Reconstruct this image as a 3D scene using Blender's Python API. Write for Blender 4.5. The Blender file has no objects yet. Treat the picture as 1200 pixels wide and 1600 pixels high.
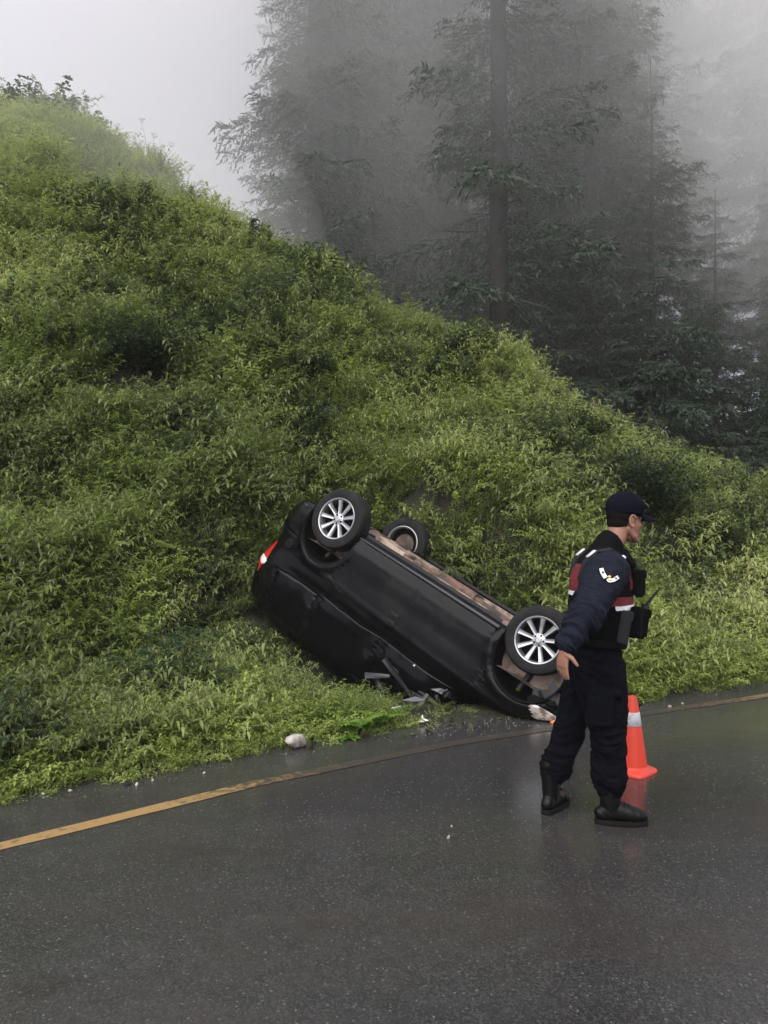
import bpy, bmesh, math, random
import numpy as np
from mathutils import Vector, Matrix, Euler
from mathutils.bvhtree import BVHTree
from mathutils import noise as mn

R = math.radians
rng = np.random.default_rng(7)
random.seed(7)
sc = bpy.context.scene
COL = sc.collection
HC = 1.68                                   # camera height, metres

# ------------------------------------------------------------------ camera, sky, sun, exposure
cam_d = bpy.data.cameras.new('camera')
cam = bpy.data.objects.new('camera', cam_d); COL.objects.link(cam)
cam_d.sensor_fit = 'VERTICAL'; cam_d.sensor_height = 36; cam_d.lens = 27.0
cam_d.clip_start = .05; cam_d.clip_end = 2000
cam.location = (0, 0, HC); cam.rotation_euler = (R(90.7), 0, 0)
sc.camera = cam

SUN_EL, SUN_ROT = R(48), R(200)
w = bpy.data.worlds.new('World'); sc.world = w; w.use_nodes = True
nt = w.node_tree; nt.nodes.clear()
o = nt.nodes.new('ShaderNodeOutputWorld'); bg = nt.nodes.new('ShaderNodeBackground')
sky = nt.nodes.new('ShaderNodeTexSky'); sky.sky_type = 'NISHITA'; sky.sun_disc = False
sky.sun_elevation = SUN_EL; sky.sun_rotation = SUN_ROT; sky.dust_density = 4; sky.air_density = 1
mx = nt.nodes.new('ShaderNodeMix'); mx.data_type = 'RGBA'; mx.inputs[0].default_value = .9
mx.inputs[7].default_value = (7.55, 7.35, 8.5, 1)      # the even grey-white of a cloud one stands inside
nt.links.new(sky.outputs[0], mx.inputs[6]); nt.links.new(mx.outputs[2], bg.inputs[0])
bg.inputs[1].default_value = .050
nt.links.new(bg.outputs[0], o.inputs[0])
sd = bpy.data.lights.new('sun', 'SUN'); sd.energy = 1.5; sd.angle = R(75); sd.color = (1, .97, .93)
so = bpy.data.objects.new('sun', sd); COL.objects.link(so)
so.rotation_euler = (R(42), 0, R(-20)); so.location = (0, 0, 60)
sc.view_settings.view_transform = 'Standard'; sc.view_settings.look = 'None'
sc.view_settings.gamma = 1; sc.view_settings.use_curve_mapping = False
sc.view_settings.exposure = 1.33
sc.cycles.volume_bounces = 16; sc.cycles.max_bounces = 16; sc.cycles.transparent_max_bounces = 12
sc.cycles.diffuse_bounces = 3

# ------------------------------------------------------------------ helpers
def mat(name, col, rough=.6, metal=0, spec=.5, coat=0, trans=0, emis=None, noise=None, bump=None, alpha=1):
    m = bpy.data.materials.new(name); m.use_nodes = True
    n = m.node_tree.nodes; L = m.node_tree.links; b = n['Principled BSDF']
    b.inputs['Base Color'].default_value = (*col, 1); b.inputs['Roughness'].default_value = rough
    b.inputs['Metallic'].default_value = metal; b.inputs['Specular IOR Level'].default_value = spec
    b.inputs['Coat Weight'].default_value = coat; b.inputs['Transmission Weight'].default_value = trans
    b.inputs['Coat Roughness'].default_value = .15
    tc = n.new('ShaderNodeTexCoord')
    if noise:   # (scale, second colour, low, high)
        t = n.new('ShaderNodeTexNoise'); t.inputs['Scale'].default_value = noise[0]; t.inputs['Detail'].default_value = 6
        L.new(tc.outputs['Object'], t.inputs['Vector'])
        r = n.new('ShaderNodeMapRange'); r.inputs[1].default_value = noise[2]; r.inputs[2].default_value = noise[3]
        L.new(t.outputs['Fac'], r.inputs[0])
        c = n.new('ShaderNodeMix'); c.data_type = 'RGBA'
        c.inputs[6].default_value = (*col, 1); c.inputs[7].default_value = (*noise[1], 1)
        L.new(r.outputs[0], c.inputs[0]); L.new(c.outputs[2], b.inputs['Base Color'])
    if bump:    # (scale, strength, distance)
        t = n.new('ShaderNodeTexNoise'); t.inputs['Scale'].default_value = bump[0]; t.inputs['Detail'].default_value = 8
        L.new(tc.outputs['Object'], t.inputs['Vector'])
        u = n.new('ShaderNodeBump'); u.inputs['Strength'].default_value = bump[1]; u.inputs['Distance'].default_value = bump[2]
        L.new(t.outputs['Fac'], u.inputs['Height']); L.new(u.outputs[0], b.inputs['Normal'])
    return m

class MB:
    """collects shapes, then links them as one mesh object"""
    def __init__(s): s.v = []; s.f = []; s.mi = []
    def add(s, vs, fs, mi=0):
        o = len(s.v); s.v += [tuple(map(float, v)) for v in vs]
        s.f += [tuple(i + o for i in f) for f in fs]; s.mi += [mi] * len(fs); return s
    def box(s, c, d, M=None, mi=0, bev=0.0):
        bm = bmesh.new(); bmesh.ops.create_cube(bm, size=1)
        for v in bm.verts: v.co = Vector((v.co.x * d[0], v.co.y * d[1], v.co.z * d[2]))
        if bev: bmesh.ops.bevel(bm, geom=list(bm.edges), offset=bev, segments=2, affect='EDGES')
        vs = [((M @ v.co) if M else v.co) + Vector(c) for v in bm.verts]
        fs = [[v.index for v in f.verts] for f in bm.faces]; bm.free(); return s.add(vs, fs, mi)
    def tube(s, pts, rad, n=12, mi=0, cap=True, side=None, rnd=True):
        """rad: number or (a,b) per point; a is along 'side', b across it"""
        pts = [Vector(p) for p in pts]; N = len(pts)
        rad = [rad] * N if not isinstance(rad, (list, tuple)) else list(rad)
        if len(rad) == 2 and N != 2 and not isinstance(rad[0], (list, tuple)): rad = [tuple(rad)] * N
        rad = [(r, r) if not isinstance(r, (list, tuple)) else r for r in rad]
        if rnd and cap:      # rounded ends
            d0 = (pts[0] - pts[1]).normalized(); d1 = (pts[-1] - pts[-2]).normalized()
            e0 = [(pts[0] + d0 * min(rad[0]) * k, tuple(q * j for q in rad[0])) for k, j in ((.85, .35), (.5, .8))]
            e1 = [(pts[-1] + d1 * min(rad[-1]) * k, tuple(q * j for q in rad[-1])) for k, j in ((.5, .8), (.85, .35))]
            pts = [e[0] for e in e0] + pts + [e[0] for e in e1]; rad = [e[1] for e in e0] + rad + [e[1] for e in e1]; N = len(pts)
        vs = []; u = Vector(side) if side else None
        for i in range(N):
            t = (pts[min(i + 1, N - 1)] - pts[max(i - 1, 0)]).normalized()
            if u is None:
                u = Vector((0, 0, 1)) if abs(t.z) < .9 else Vector((1, 0, 0))
            a = (u - t * u.dot(t)).normalized(); b = t.cross(a)
            if not side: u = a
            for k in range(n):
                q = 2 * math.pi * k / n
                vs.append(pts[i] + a * (math.cos(q) * rad[i][0]) + b * (math.sin(q) * rad[i][1]))
        fs = [(i * n + k, i * n + (k + 1) % n, (i + 1) * n + (k + 1) % n, (i + 1) * n + k) for i in range(N - 1) for k in range(n)]
        if cap: fs += [tuple(range(n))[::-1], tuple((N - 1) * n + k for k in range(n))]
        return s.add(vs, fs, mi)
    def ball(s, c, r, M=None, seg=20, ring=12, mi=0):
        r = (r, r, r) if not isinstance(r, (tuple, list)) else r
        bm = bmesh.new(); bmesh.ops.create_uvsphere(bm, u_segments=seg, v_segments=ring, radius=1)
        vs = []
        for v in bm.verts:
            q = Vector((v.co.x * r[0], v.co.y * r[1], v.co.z * r[2])); vs.append((M @ q if M else q) + Vector(c))
        fs = [[v.index for v in f.verts] for f in bm.faces]; bm.free(); return s.add(vs, fs, mi)
    def lathe(s, prof, n=48, mi=0, axis='Z', close=False, c=(0, 0, 0), M=None):
        vs = []; P = len(prof)
        for k in range(n):
            q = 2 * math.pi * k / n
            for r, h in prof:
                p = Vector((r * math.cos(q), r * math.sin(q), h))
                if axis == 'Y': p = Vector((p.x, h, p.y))
                vs.append((M @ p if M else p) + Vector(c))
        fs = []
        for k in range(n):
            k2 = (k + 1) % n
            for i in range(P - 1 + (1 if close else 0)):
                j = (i + 1) % P
                fs.append((k * P + i, k2 * P + i, k2 * P + j, k * P + j))
        return s.add(vs, fs, mi)
    def build(s, name, m, parent=None, smooth=True, angle=None):
        me = bpy.data.meshes.new(name); me.from_pydata(s.v, [], s.f); me.update()
        for x in (m if isinstance(m, (list, tuple)) else [m]): me.materials.append(x)
        if len(set(s.mi)) > 1: me.polygons.foreach_set('material_index', s.mi)
        if smooth: me.polygons.foreach_set('use_smooth', [True] * len(me.polygons))
        ob = bpy.data.objects.new(name, me); COL.objects.link(ob)
        if parent: ob.parent = parent
        if angle: sharp(me, angle)
        return ob

def sharp(me, ang=35):
    me.set_sharp_from_angle(angle=R(ang))

def npmesh(name, V, F, m=None):
    """fast mesh from arrays; F has a fixed number of corners"""
    me = bpy.data.meshes.new(name); k = F.shape[1]
    me.vertices.add(len(V)); me.vertices.foreach_set('co', np.asarray(V, np.float32).ravel())
    me.loops.add(F.size); me.loops.foreach_set('vertex_index', F.astype(np.int32).ravel())
    me.polygons.add(len(F)); me.polygons.foreach_set('loop_start', np.arange(len(F), dtype=np.int32) * k)
    me.update(calc_edges=True)
    if m: me.materials.append(m)
    return me
def npobj(name, V, F, m=None, parent=None, smooth=True):
    me = npmesh(name, V, F, m)
    if smooth: me.polygons.foreach_set('use_smooth', np.ones(len(F), bool))
    ob = bpy.data.objects.new(name, me); COL.objects.link(ob)
    if parent: ob.parent = parent
    return ob
def tag(ob, label=None, cat=None, group=None, kind=None):
    for k, v in (('label', label), ('category', cat), ('group', group), ('kind', kind)):
        if v: ob[k] = v
    return ob
def empty(name, loc=(0, 0, 0), rz=0):
    e = bpy.data.objects.new(name, None); e.location = loc; e.rotation_euler = (0, 0, rz); e.empty_display_size = .1
    COL.objects.link(e); return e
def remesh(mb, name, m, parent, voxel=.006, smooth=4, disp=None):
    """one continuous surface out of overlapping closed shapes"""
    tmp = mb.build('tmp', m); a = tmp.modifiers.new('r', 'REMESH'); a.mode = 'VOXEL'; a.voxel_size = voxel; a.use_smooth_shade = True
    if smooth:
        b = tmp.modifiers.new('s', 'SMOOTH'); b.factor = .5; b.iterations = smooth
    dg = bpy.context.evaluated_depsgraph_get(); dg.update()
    me = bpy.data.meshes.new_from_object(tmp.evaluated_get(dg)); me.name = name
    bpy.data.objects.remove(tmp)
    me.materials.clear()
    for x in (m if isinstance(m, (list, tuple)) else [m]): me.materials.append(x)
    me.polygons.foreach_set('material_index', np.zeros(len(me.polygons), np.int32))
    me.polygons.foreach_set('use_smooth', np.ones(len(me.polygons), bool))
    if disp:
        n = len(me.vertices); co = np.empty(n * 3, np.float32); no = np.empty(n * 3, np.float32)
        me.vertices.foreach_get('co', co); me.vertex_normals.foreach_get('vector', no)
        co = co.reshape(-1, 3); no = no.reshape(-1, 3)
        co = co + no * disp(co, no)[:, None]; me.vertices.foreach_set('co', co.ravel()); me.update()
    ob = bpy.data.objects.new(name, me); COL.objects.link(ob)
    if parent: ob.parent = parent
    return ob
def vnoise(P, seed=0):
    """value noise on an (n,2|3) array, 0..1"""
    P = np.asarray(P, float); i = np.floor(P).astype(np.int64); f = P - i; f = f * f * (3 - 2 * f); d = P.shape[1]
    def h(c):
        v = (c[:, 0] * 374761393 + c[:, 1] * 668265263 + (c[:, 2] * 2147483647 if d == 3 else 0) + seed * 1442695041) & 0xffffffff
        v = ((v ^ (v >> 13)) * 1274126177) & 0xffffffff; v = v ^ (v >> 16)
        return (v & 0xffff) / 65535.
    out = 0
    for k in range(2 ** d):
        o_ = np.array([(k >> j) & 1 for j in range(d)]); wt = np.prod(np.where(o_, f, 1 - f), axis=1); out = out + wt * h(i + o_)
    return out
def fbm(P, seed=0, oct=4):
    P = np.asarray(P, float); a = 0; s = 0; k = 1.
    for q in range(oct): a = a + k * vnoise(P * 2 ** q + 13.7 * q, seed + q); s += k; k *= .5
    return a / s
def sstep(a, b, x):
    t = np.clip((x - a) / (b - a), 0, 1); return t * t * (3 - 2 * t)
def catmull(T, n):
    """smooth resampling of rows of T"""
    T = np.asarray(T, float); m = len(T); out = []
    for u in np.linspace(0, m - 1, n):
        i = min(int(u), m - 2); t = u - i; p0 = T[max(i - 1, 0)]; p1 = T[i]; p2 = T[i + 1]; p3 = T[min(i + 2, m - 1)]
        out.append(.5 * ((2 * p1) + (-p0 + p2) * t + (2 * p0 - 5 * p1 + 4 * p2 - p3) * t * t + (-p0 + 3 * p1 - 3 * p2 + p3) * t ** 3))
    return np.array(out)

# ------------------------------------------------------------------ pose of the overturned car (needed by the ground under it)
CS = .92
CR = np.array([[.728, -.5352, -.4285], [-.5202, -.8383, .1631], [-.4465, .1041, -.8887]])
CR = np.stack([CR[:, 0], CR[:, 1], np.cross(CR[:, 0], CR[:, 1])], 1)
CT = np.array([.9506 * CS, 8.4539 * CS, HC + (1.1163 - 1.6) * CS])

_a = R(-6.8); _p = np.array([0, .86, .24]); _n = CR @ np.array([[1, 0, 0], [0, math.cos(_a), -math.sin(_a)], [0, math.sin(_a), math.cos(_a)]])
CT = CT + CS * (CR @ _p - _n @ _p); CR = _n          # rolled a little onto its side, about the left wheels
# ------------------------------------------------------------------ terrain
EX = np.array([-40, -14, -6, -2.32, -1.51, -.76, 0, 1.2, 2.44, 4.08, 8, 14, 30, 60, 100.])
EY = np.array([-30, -5.0, 1.7, 4.63, 5.17, 5.71, 6.2, 6.72, 7.22, 8.16, 10.2, 12.9, 18.5, 26, 34.])
def edge_y(x): return np.interp(x, EX, EY)
LX = np.array([-40, -14, -6, -1.99, -.83, .48, 2.58, 3.71, 8, 14, 30, 60, 100.])
LY = np.array([-30.7, -6.2, .75, 3.98, 4.93, 5.80, 6.88, 7.43, 9.5, 12.2, 17.8, 25.3, 33.3])
def line_y(x): return np.interp(x, LX, LY)
# crest as seen down the slope: bearing (x/y), rise over distance, distance of the crest
PXS = np.array([-600, 0, 100, 150, 250, 340, 400, 480, 560, 620, 700, 790, 830, 860, 930, 1000, 1060, 1200, 1500, 1900.])
PYS = np.array([20, 150, 172, 197, 258, 333, 362, 388, 433, 462, 500, 534, 570, 612, 668, 714, 730, 758, 775, 785.])
DS = np.array([22, 19, 19, 18.6, 18, 17.4, 16, 15.5, 15.2, 15, 14.8, 14.2, 13.5, 13, 12.6, 13.5, 15, 17, 21, 26.])
PYS = PYS + np.interp(PXS, [0, 300, 600, 1000, 1200], [34, 40, 52, 40, 44])
A_T = (PXS - 600) / 1200.; E_T = (815 - PYS) / 1200.
AA = np.linspace(-1.3, 1.3, 400)
yy_ = np.linspace(1, 60, 6000)
RE = np.array([yy_[np.argmax(yy_ > edge_y(a * yy_))] for a in AA])
def smooth_interp(x, X, Y):
    k = np.linspace(-.022, .022, 7); return np.mean([np.interp(x + q, X, Y) for q in k], 0)
CRi = CR.T
def car_xy(x, y):
    """car-local length and width position over a ground point (on the roof plane)"""
    nrm = CR[:, 2]; p0 = CT + CR @ np.array([-.4, 0, 1.64]) * CS
    z = p0[2] - (nrm[0] * (x - p0[0]) + nrm[1] * (y - p0[1])) / nrm[2]
    P = np.stack([x - CT[0], y - CT[1], z - CT[2]], -1) @ CR / CS
    return z, P[..., 0], P[..., 1]
def ground_z(x, y, lumps=True):
    x = np.asarray(x, float); y = np.asarray(y, float)
    a = np.clip(x / np.maximum(y, .5), -1.3, 1.3); re = np.interp(a, AA, RE)
    E = smooth_interp(a, A_T, E_T); D = smooth_interp(a, A_T, DS)
    e0 = -HC / re; rr = (y - re) / (D - re); r1 = np.clip(rr, 0, 1)
    g = 1 - (1 - r1) ** 1.75
    z = HC + y * (e0 + (E - e0) * g)
    zc = HC + D * E; over = np.maximum(y - D, 0)
    z = np.where(rr > 1, zc + E * .25 * over - .02 * over ** 1.3 + .03 * np.minimum(over, 40), z)
    s = np.maximum(y - re, 0)
    if lumps:
        P = np.stack([x, y], -1).reshape(-1, 2)
        l = (fbm(P * .55, 3, 3) - .5).reshape(x.shape) * 2.5 + (fbm(P * 1.5 + 9, 8, 3) - .5).reshape(x.shape) * 1.2
        # crest stays put: lumps are lowered to push mostly inward there
        z = z + l * sstep(.3, 3.0, s) * (1 - .6 * sstep(.7, 1, rr))
    zc_, cx, cy = car_xy(x, y)
    # the car has slid down and scooped the bank: below it the ground falls gently to the road
    m = sstep(1.1, 0.0, np.maximum(-2.15 - cx, 0)) * sstep(.8, 0., np.maximum(cx - 1.6, 0)) * sstep(.9, .0, np.maximum(-cy - 1.15, 0)) * sstep(5, 3.2, cy)
    lim = zc_ - .04 - .62 * np.clip(cy - .40, 0, 9) - .25 * np.maximum(-1.6 - cx, 0)
    z = z * (1 - m) + np.minimum(z, np.maximum(lim, .03)) * m
    return np.where(s <= 0, -.02, z)

def shader_soil():
    m = mat('soil', (.03, .038, .015), .9, noise=(7, (.026, .021, .013), .45, .62), bump=(25, 1, .12)); return m
M_SOIL = shader_soil()
na, nr = 330, 240
ga = np.linspace(-1.3, 1.3, na); q = np.linspace(0, 1, nr)
GA, Q = np.meshgrid(ga, q, indexing='ij')
RE_g = np.interp(GA, AA, RE); YY = RE_g - .25 + (95 - RE_g) * (Q ** 2.3) ; XX = GA * YY
ZZ = ground_z(XX, YY); ZZ[:, 0] = -.06
V = np.stack([XX, YY, ZZ], -1).reshape(-1, 3)
i, j = np.meshgrid(np.arange(na - 1), np.arange(nr - 1), indexing='ij')
F = np.stack([i * nr + j, (i + 1) * nr + j, (i + 1) * nr + j + 1, i * nr + j + 1], -1).reshape(-1, 4)
hill = npobj('hillside', V, F, M_SOIL); tag(hill, 'steep green hillside rising from the road edge', kind='structure')

# far ground, to the horizon (below the road)
g = npobj('ground', np.array([[-900, -900, -.12], [900, -900, -.12], [900, 900, -.12], [-900, 900, -.12.__float__()]]), np.array([[0, 1, 2, 3]]),
          mat('ground_turf', (.05, .07, .025), .9, noise=(.3, (.04, .045, .02), .4, .6)), smooth=False)
tag(g, 'dark turf ground around the road', kind='structure')

# ------------------------------------------------------------------ road
def m_asphalt():
    m = bpy.data.materials.new('wet_asphalt'); m.use_nodes = True; n = m.node_tree.nodes; L = m.node_tree.links; b = n['Principled BSDF']
    tc = n.new('ShaderNodeTexCoord')
    def noi(s, d=6, r=.55, stretch=None):
        t = n.new('ShaderNodeTexNoise'); t.inputs['Scale'].default_value = s; t.inputs['Detail'].default_value = d; t.inputs['Roughness'].default_value = r
        if stretch:
            mp = n.new('ShaderNodeMapping'); mp.inputs['Rotation'].default_value = (0, 0, R(-30)); mp.inputs['Scale'].default_value = stretch
            L.new(tc.outputs['Object'], mp.inputs[0]); L.new(mp.outputs[0], t.inputs['Vector'])
        else: L.new(tc.outputs['Object'], t.inputs['Vector'])
        return t
    def mr(src, a, b_, c, d):
        r = n.new('ShaderNodeMapRange'); r.inputs[1].default_value = a; r.inputs[2].default_value = b_; r.inputs[3].default_value = c; r.inputs[4].default_value = d
        L.new(src, r.inputs[0]); return r.outputs[0]
    def mix(f, a, c):
        x = n.new('ShaderNodeMix'); x.data_type = 'RGBA'
        if hasattr(f, 'links'): L.new(f, x.inputs[0])
        else: x.inputs[0].default_value = f
        for k, v in ((6, a), (7, c)):
            if hasattr(v, 'links'): L.new(v, x.inputs[k])
            else: x.inputs[k].default_value = (*v, 1)
        return x.outputs[2]
    big = noi(.7, 5, .6, (.35, 1.2, 1)); mid = noi(9, 6); vor = n.new('ShaderNodeTexVoronoi'); vor.inputs['Scale'].default_value = 150
    L.new(tc.outputs['Object'], vor.inputs['Vector'])
    c = mix(mr(big.outputs['Fac'], .38, .62, 0, 1), (.026, .026, .026), (.041, .041, .039))
    c = mix(mr(mid.outputs['Fac'], .4, .7, 0, .5), c, (.022, .022, .022))
    # pale aggregate grains
    wn = n.new('ShaderNodeTexWhiteNoise'); L.new(vor.outputs['Position'], wn.inputs['Vector'])
    c = mix(mr(wn.outputs['Value'], .5, 1, 0, .7), c, (.078, .077, .073))
    c = mix(mr(wn.outputs['Value'], .990, .994, 0, .5), c, (.22, .21, .20))
    v2 = n.new('ShaderNodeTexVoronoi'); v2.inputs['Scale'].default_value = 42; L.new(tc.outputs['Object'], v2.inputs['Vector'])
    w2 = n.new('ShaderNodeTexWhiteNoise'); L.new(v2.outputs['Position'], w2.inputs['Vector'])
    m2 = n.new('ShaderNodeMath'); m2.operation = 'MULTIPLY'; L.new(mr(w2.outputs['Value'], .90, .93, 0, .8), m2.inputs[0]); L.new(mr(v2.outputs['Distance'], .14, .22, 1, 0), m2.inputs[1])
    c = mix(m2.outputs[0], c, (.17, .165, .155))
    red = noi(1.7, 4, .6, (.5, 1, 1)); c = mix(mr(red.outputs['Fac'], .5, .68, 0, .5), c, (.040, .030, .027))
    crk = noi(1.3, 9, .7); c = mix(mr(crk.outputs['Fac'], .60, .70, 0, .55), c, (.012, .012, .012))
    L.new(c, b.inputs['Base Color'])
    wet = noi(.9, 4, .6, (.4, 1.1, 1))
    L.new(mr(wet.outputs['Fac'], .38, .62, .08, .27), b.inputs['Roughness'])
    b.inputs['Specular IOR Level'].default_value = .5
    add = n.new('ShaderNodeMath'); add.operation = 'MULTIPLY_ADD'; add.inputs[1].default_value = .6
    L.new(vor.outputs['Distance'], add.inputs[0]); fine = noi(260, 4); L.new(fine.outputs['Fac'], add.inputs[2])
    u = n.new('ShaderNodeBump'); u.inputs['Strength'].default_value = .16; u.inputs['Distance'].default_value = .0022
    L.new(add.outputs[0], u.inputs['Height']); L.new(u.outputs[0], b.inputs['Normal'])
    return m
M_ASPH = m_asphalt()
xs = np.concatenate([np.linspace(-40, -8, 20), np.linspace(-7.5, 12, 160), np.linspace(13, 100, 30)])
off = np.array([.32, 0, -.5, -2, -4, -6.5, -9])
def offset_pts(xs, fy, d):
    y = fy(xs); dy = np.gradient(y, xs); n_ = np.stack([-dy, np.ones_like(dy)], 1); n_ /= np.linalg.norm(n_, axis=1)[:, None]
    k = np.ones(9) / 9; n_[:, 0] = np.convolve(np.pad(n_[:, 0], 4, 'edge'), k, 'valid'); n_[:, 1] = np.convolve(np.pad(n_[:, 1], 4, 'edge'), k, 'valid')
    return np.stack([xs, y], 1) + n_ * (d[:, None] if np.ndim(d) else d)
rows = [offset_pts(xs, edge_y, d + (.05 * (vnoise(np.stack([xs * 5, xs * 0], 1), 4) - .5) if k == 0 else 0)) for k, d in enumerate(off)]
V = np.array([[*p, 0] for r in rows for p in r]); n_ = len(xs)
i, j = np.meshgrid(np.arange(len(off) - 1), np.arange(n_ - 1), indexing='ij')
F = np.stack([i * n_ + j, (i + 1) * n_ + j, (i + 1) * n_ + j + 1, i * n_ + j + 1], -1).reshape(-1, 4)
road = npobj('road', V, F, M_ASPH, smooth=False); tag(road, 'wet dark grey asphalt mountain road', kind='structure')
# yellow edge line, worn
def m_line():
    m = bpy.data.materials.new('worn_yellow_paint'); m.use_nodes = True; n = m.node_tree.nodes; L = m.node_tree.links; b = n['Principled BSDF']
    tc = n.new('ShaderNodeTexCoord'); t = n.new('ShaderNodeTexNoise'); t.inputs['Scale'].default_value = 22; t.inputs['Detail'].default_value = 8; t.inputs['Roughness'].default_value = .7
    L.new(tc.outputs['Object'], t.inputs['Vector'])
    t2 = n.new('ShaderNodeTexNoise'); t2.inputs['Scale'].default_value = 1.1; L.new(tc.outputs['Object'], t2.inputs['Vector'])
    sx = n.new('ShaderNodeSeparateXYZ'); L.new(tc.outputs['Object'], sx.inputs[0])
    # paint is scraped away where the car slid across it
    r0 = n.new('ShaderNodeMapRange'); r0.inputs[1].default_value = -1.4; r0.inputs[2].default_value = -.2; r0.inputs[3].default_value = 0; r0.inputs[4].default_value = .33
    L.new(sx.outputs[0], r0.inputs[0])
    r3 = n.new('ShaderNodeMapRange'); r3.inputs[1].default_value = 1.8; r3.inputs[2].default_value = 3.4; r3.inputs[3].default_value = 0; r3.inputs[4].default_value = .16
    L.new(sx.outputs[0], r3.inputs[0])
    s = n.new('ShaderNodeMath'); s.operation = 'ADD'; L.new(t.outputs['Fac'], s.inputs[0]); L.new(r0.outputs[0], s.inputs[1])
    s1 = n.new('ShaderNodeMath'); s1.operation = 'SUBTRACT'; L.new(s.outputs[0], s1.inputs[0]); L.new(r3.outputs[0], s1.inputs[1])
    s2 = n.new('ShaderNodeMath'); s2.operation = 'MULTIPLY_ADD'; s2.inputs[1].default_value = .25; L.new(t2.outputs['Fac'], s2.inputs[0]); L.new(s1.outputs[0], s2.inputs[2])
    r = n.new('ShaderNodeMapRange'); r.inputs[1].default_value = .66; r.inputs[2].default_value = .84; L.new(s2.outputs[0], r.inputs[0])
    x = n.new('ShaderNodeMix'); x.data_type = 'RGBA'; x.inputs[6].default_value = (.32, .205, .085, 1); x.inputs[7].default_value = (.048, .040, .032, 1)
    L.new(r.outputs[0], x.inputs[0]); L.new(x.outputs[2], b.inputs['Base Color']); b.inputs['Roughness'].default_value = .4
    return m
xs2 = np.concatenate([np.linspace(-40, -8, 20), np.linspace(-7.5, 12, 240), np.linspace(13, 100, 30)])
ww = .052 + .006 * (vnoise(np.stack([xs2 * 9, xs2 * 0], 1), 2) - .5)
a_ = offset_pts(xs2, line_y, ww); b_ = offset_pts(xs2, line_y, -ww - .006 * vnoise(np.stack([xs2 * 7, xs2 * 0], 1), 6)); n_ = len(xs2)
V = np.array([[*p, .004] for p in a_] + [[*p, .004] for p in b_]); j = np.arange(n_ - 1)
F = np.stack([n_ + j, n_ + j + 1, j + 1, j], -1)
ln = npobj('edge_line', V, F, m_line(), road, smooth=False)

# ------------------------------------------------------------------ plants: leaf shapes
def leaf_mat(name, c1, c2, c3, rough=.5, trans=.45):
    """c1..c3: colours of single plants; 'tone' is a patchwise species tint carried by each plant"""
    m = bpy.data.materials.new(name); m.use_nodes = True; n = m.node_tree.nodes; L = m.node_tree.links; b = n['Principled BSDF']
    oi = n.new('ShaderNodeObjectInfo'); at = n.new('ShaderNodeAttribute'); at.attribute_type = 'INSTANCER'; at.attribute_name = 'tone'
    ge = n.new('ShaderNodeNewGeometry')
    cr = n.new('ShaderNodeValToRGB'); e = cr.color_ramp.elements; e[0].position = 0; e[0].color = (*c1, 1); e[1].position = 1; e[1].color = (*c3, 1)
    e2 = e.new(.5); e2.color = (*c2, 1)
    s = n.new('ShaderNodeMath'); s.operation = 'MULTIPLY_ADD'; s.inputs[1].default_value = .35; L.new(oi.outputs['Random'], s.inputs[0]); L.new(at.outputs['Fac'], s.inputs[2])
    s2 = n.new('ShaderNodeMath'); s2.operation = 'MULTIPLY_ADD'; s2.inputs[1].default_value = .3; L.new(ge.outputs['Random Per Island'], s2.inputs[0]); L.new(s.outputs[0], s2.inputs[2])
    s3 = n.new('ShaderNodeMath'); s3.operation = 'MULTIPLY'; s3.inputs[1].default_value = .62; L.new(s2.outputs[0], s3.inputs[0])
    L.new(s3.outputs[0], cr.inputs[0]); L.new(cr.outputs[0], b.inputs['Base Color'])
    b.inputs['Roughness'].default_value = rough; b.inputs['Specular IOR Level'].default_value = .5
    tr = n.new('ShaderNodeBsdfTranslucent'); L.new(cr.outputs[0], tr.inputs[0])
    mx_ = n.new('ShaderNodeMixShader'); mx_.inputs[0].default_value = trans
    L.new(b.outputs[0], mx_.inputs[1]); L.new(tr.outputs[0], mx_.inputs[2]); L.new(mx_.outputs[0], n['Material Output'].inputs[0])
    return m
M_LEAF = leaf_mat('leaf_green', (.085, .115, .04), (.28, .33, .10), (.56, .60, .24))
M_BRIGHT = leaf_mat('leaf_bright', (.14, .20, .04), (.32, .41, .09), (.52, .59, .20))
M_DARKL = leaf_mat('leaf_dark', (.028, .05, .02), (.055, .09, .03), (.12, .165, .05))
M_DRY = leaf_mat('leaf_dry', (.10, .085, .035), (.19, .15, .07), (.30, .23, .13), .7)
M_STEM = mat('green_stem', (.10, .13, .05), .6)
M_WOOD = mat('brown_stem', (.06, .045, .03), .8)

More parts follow.
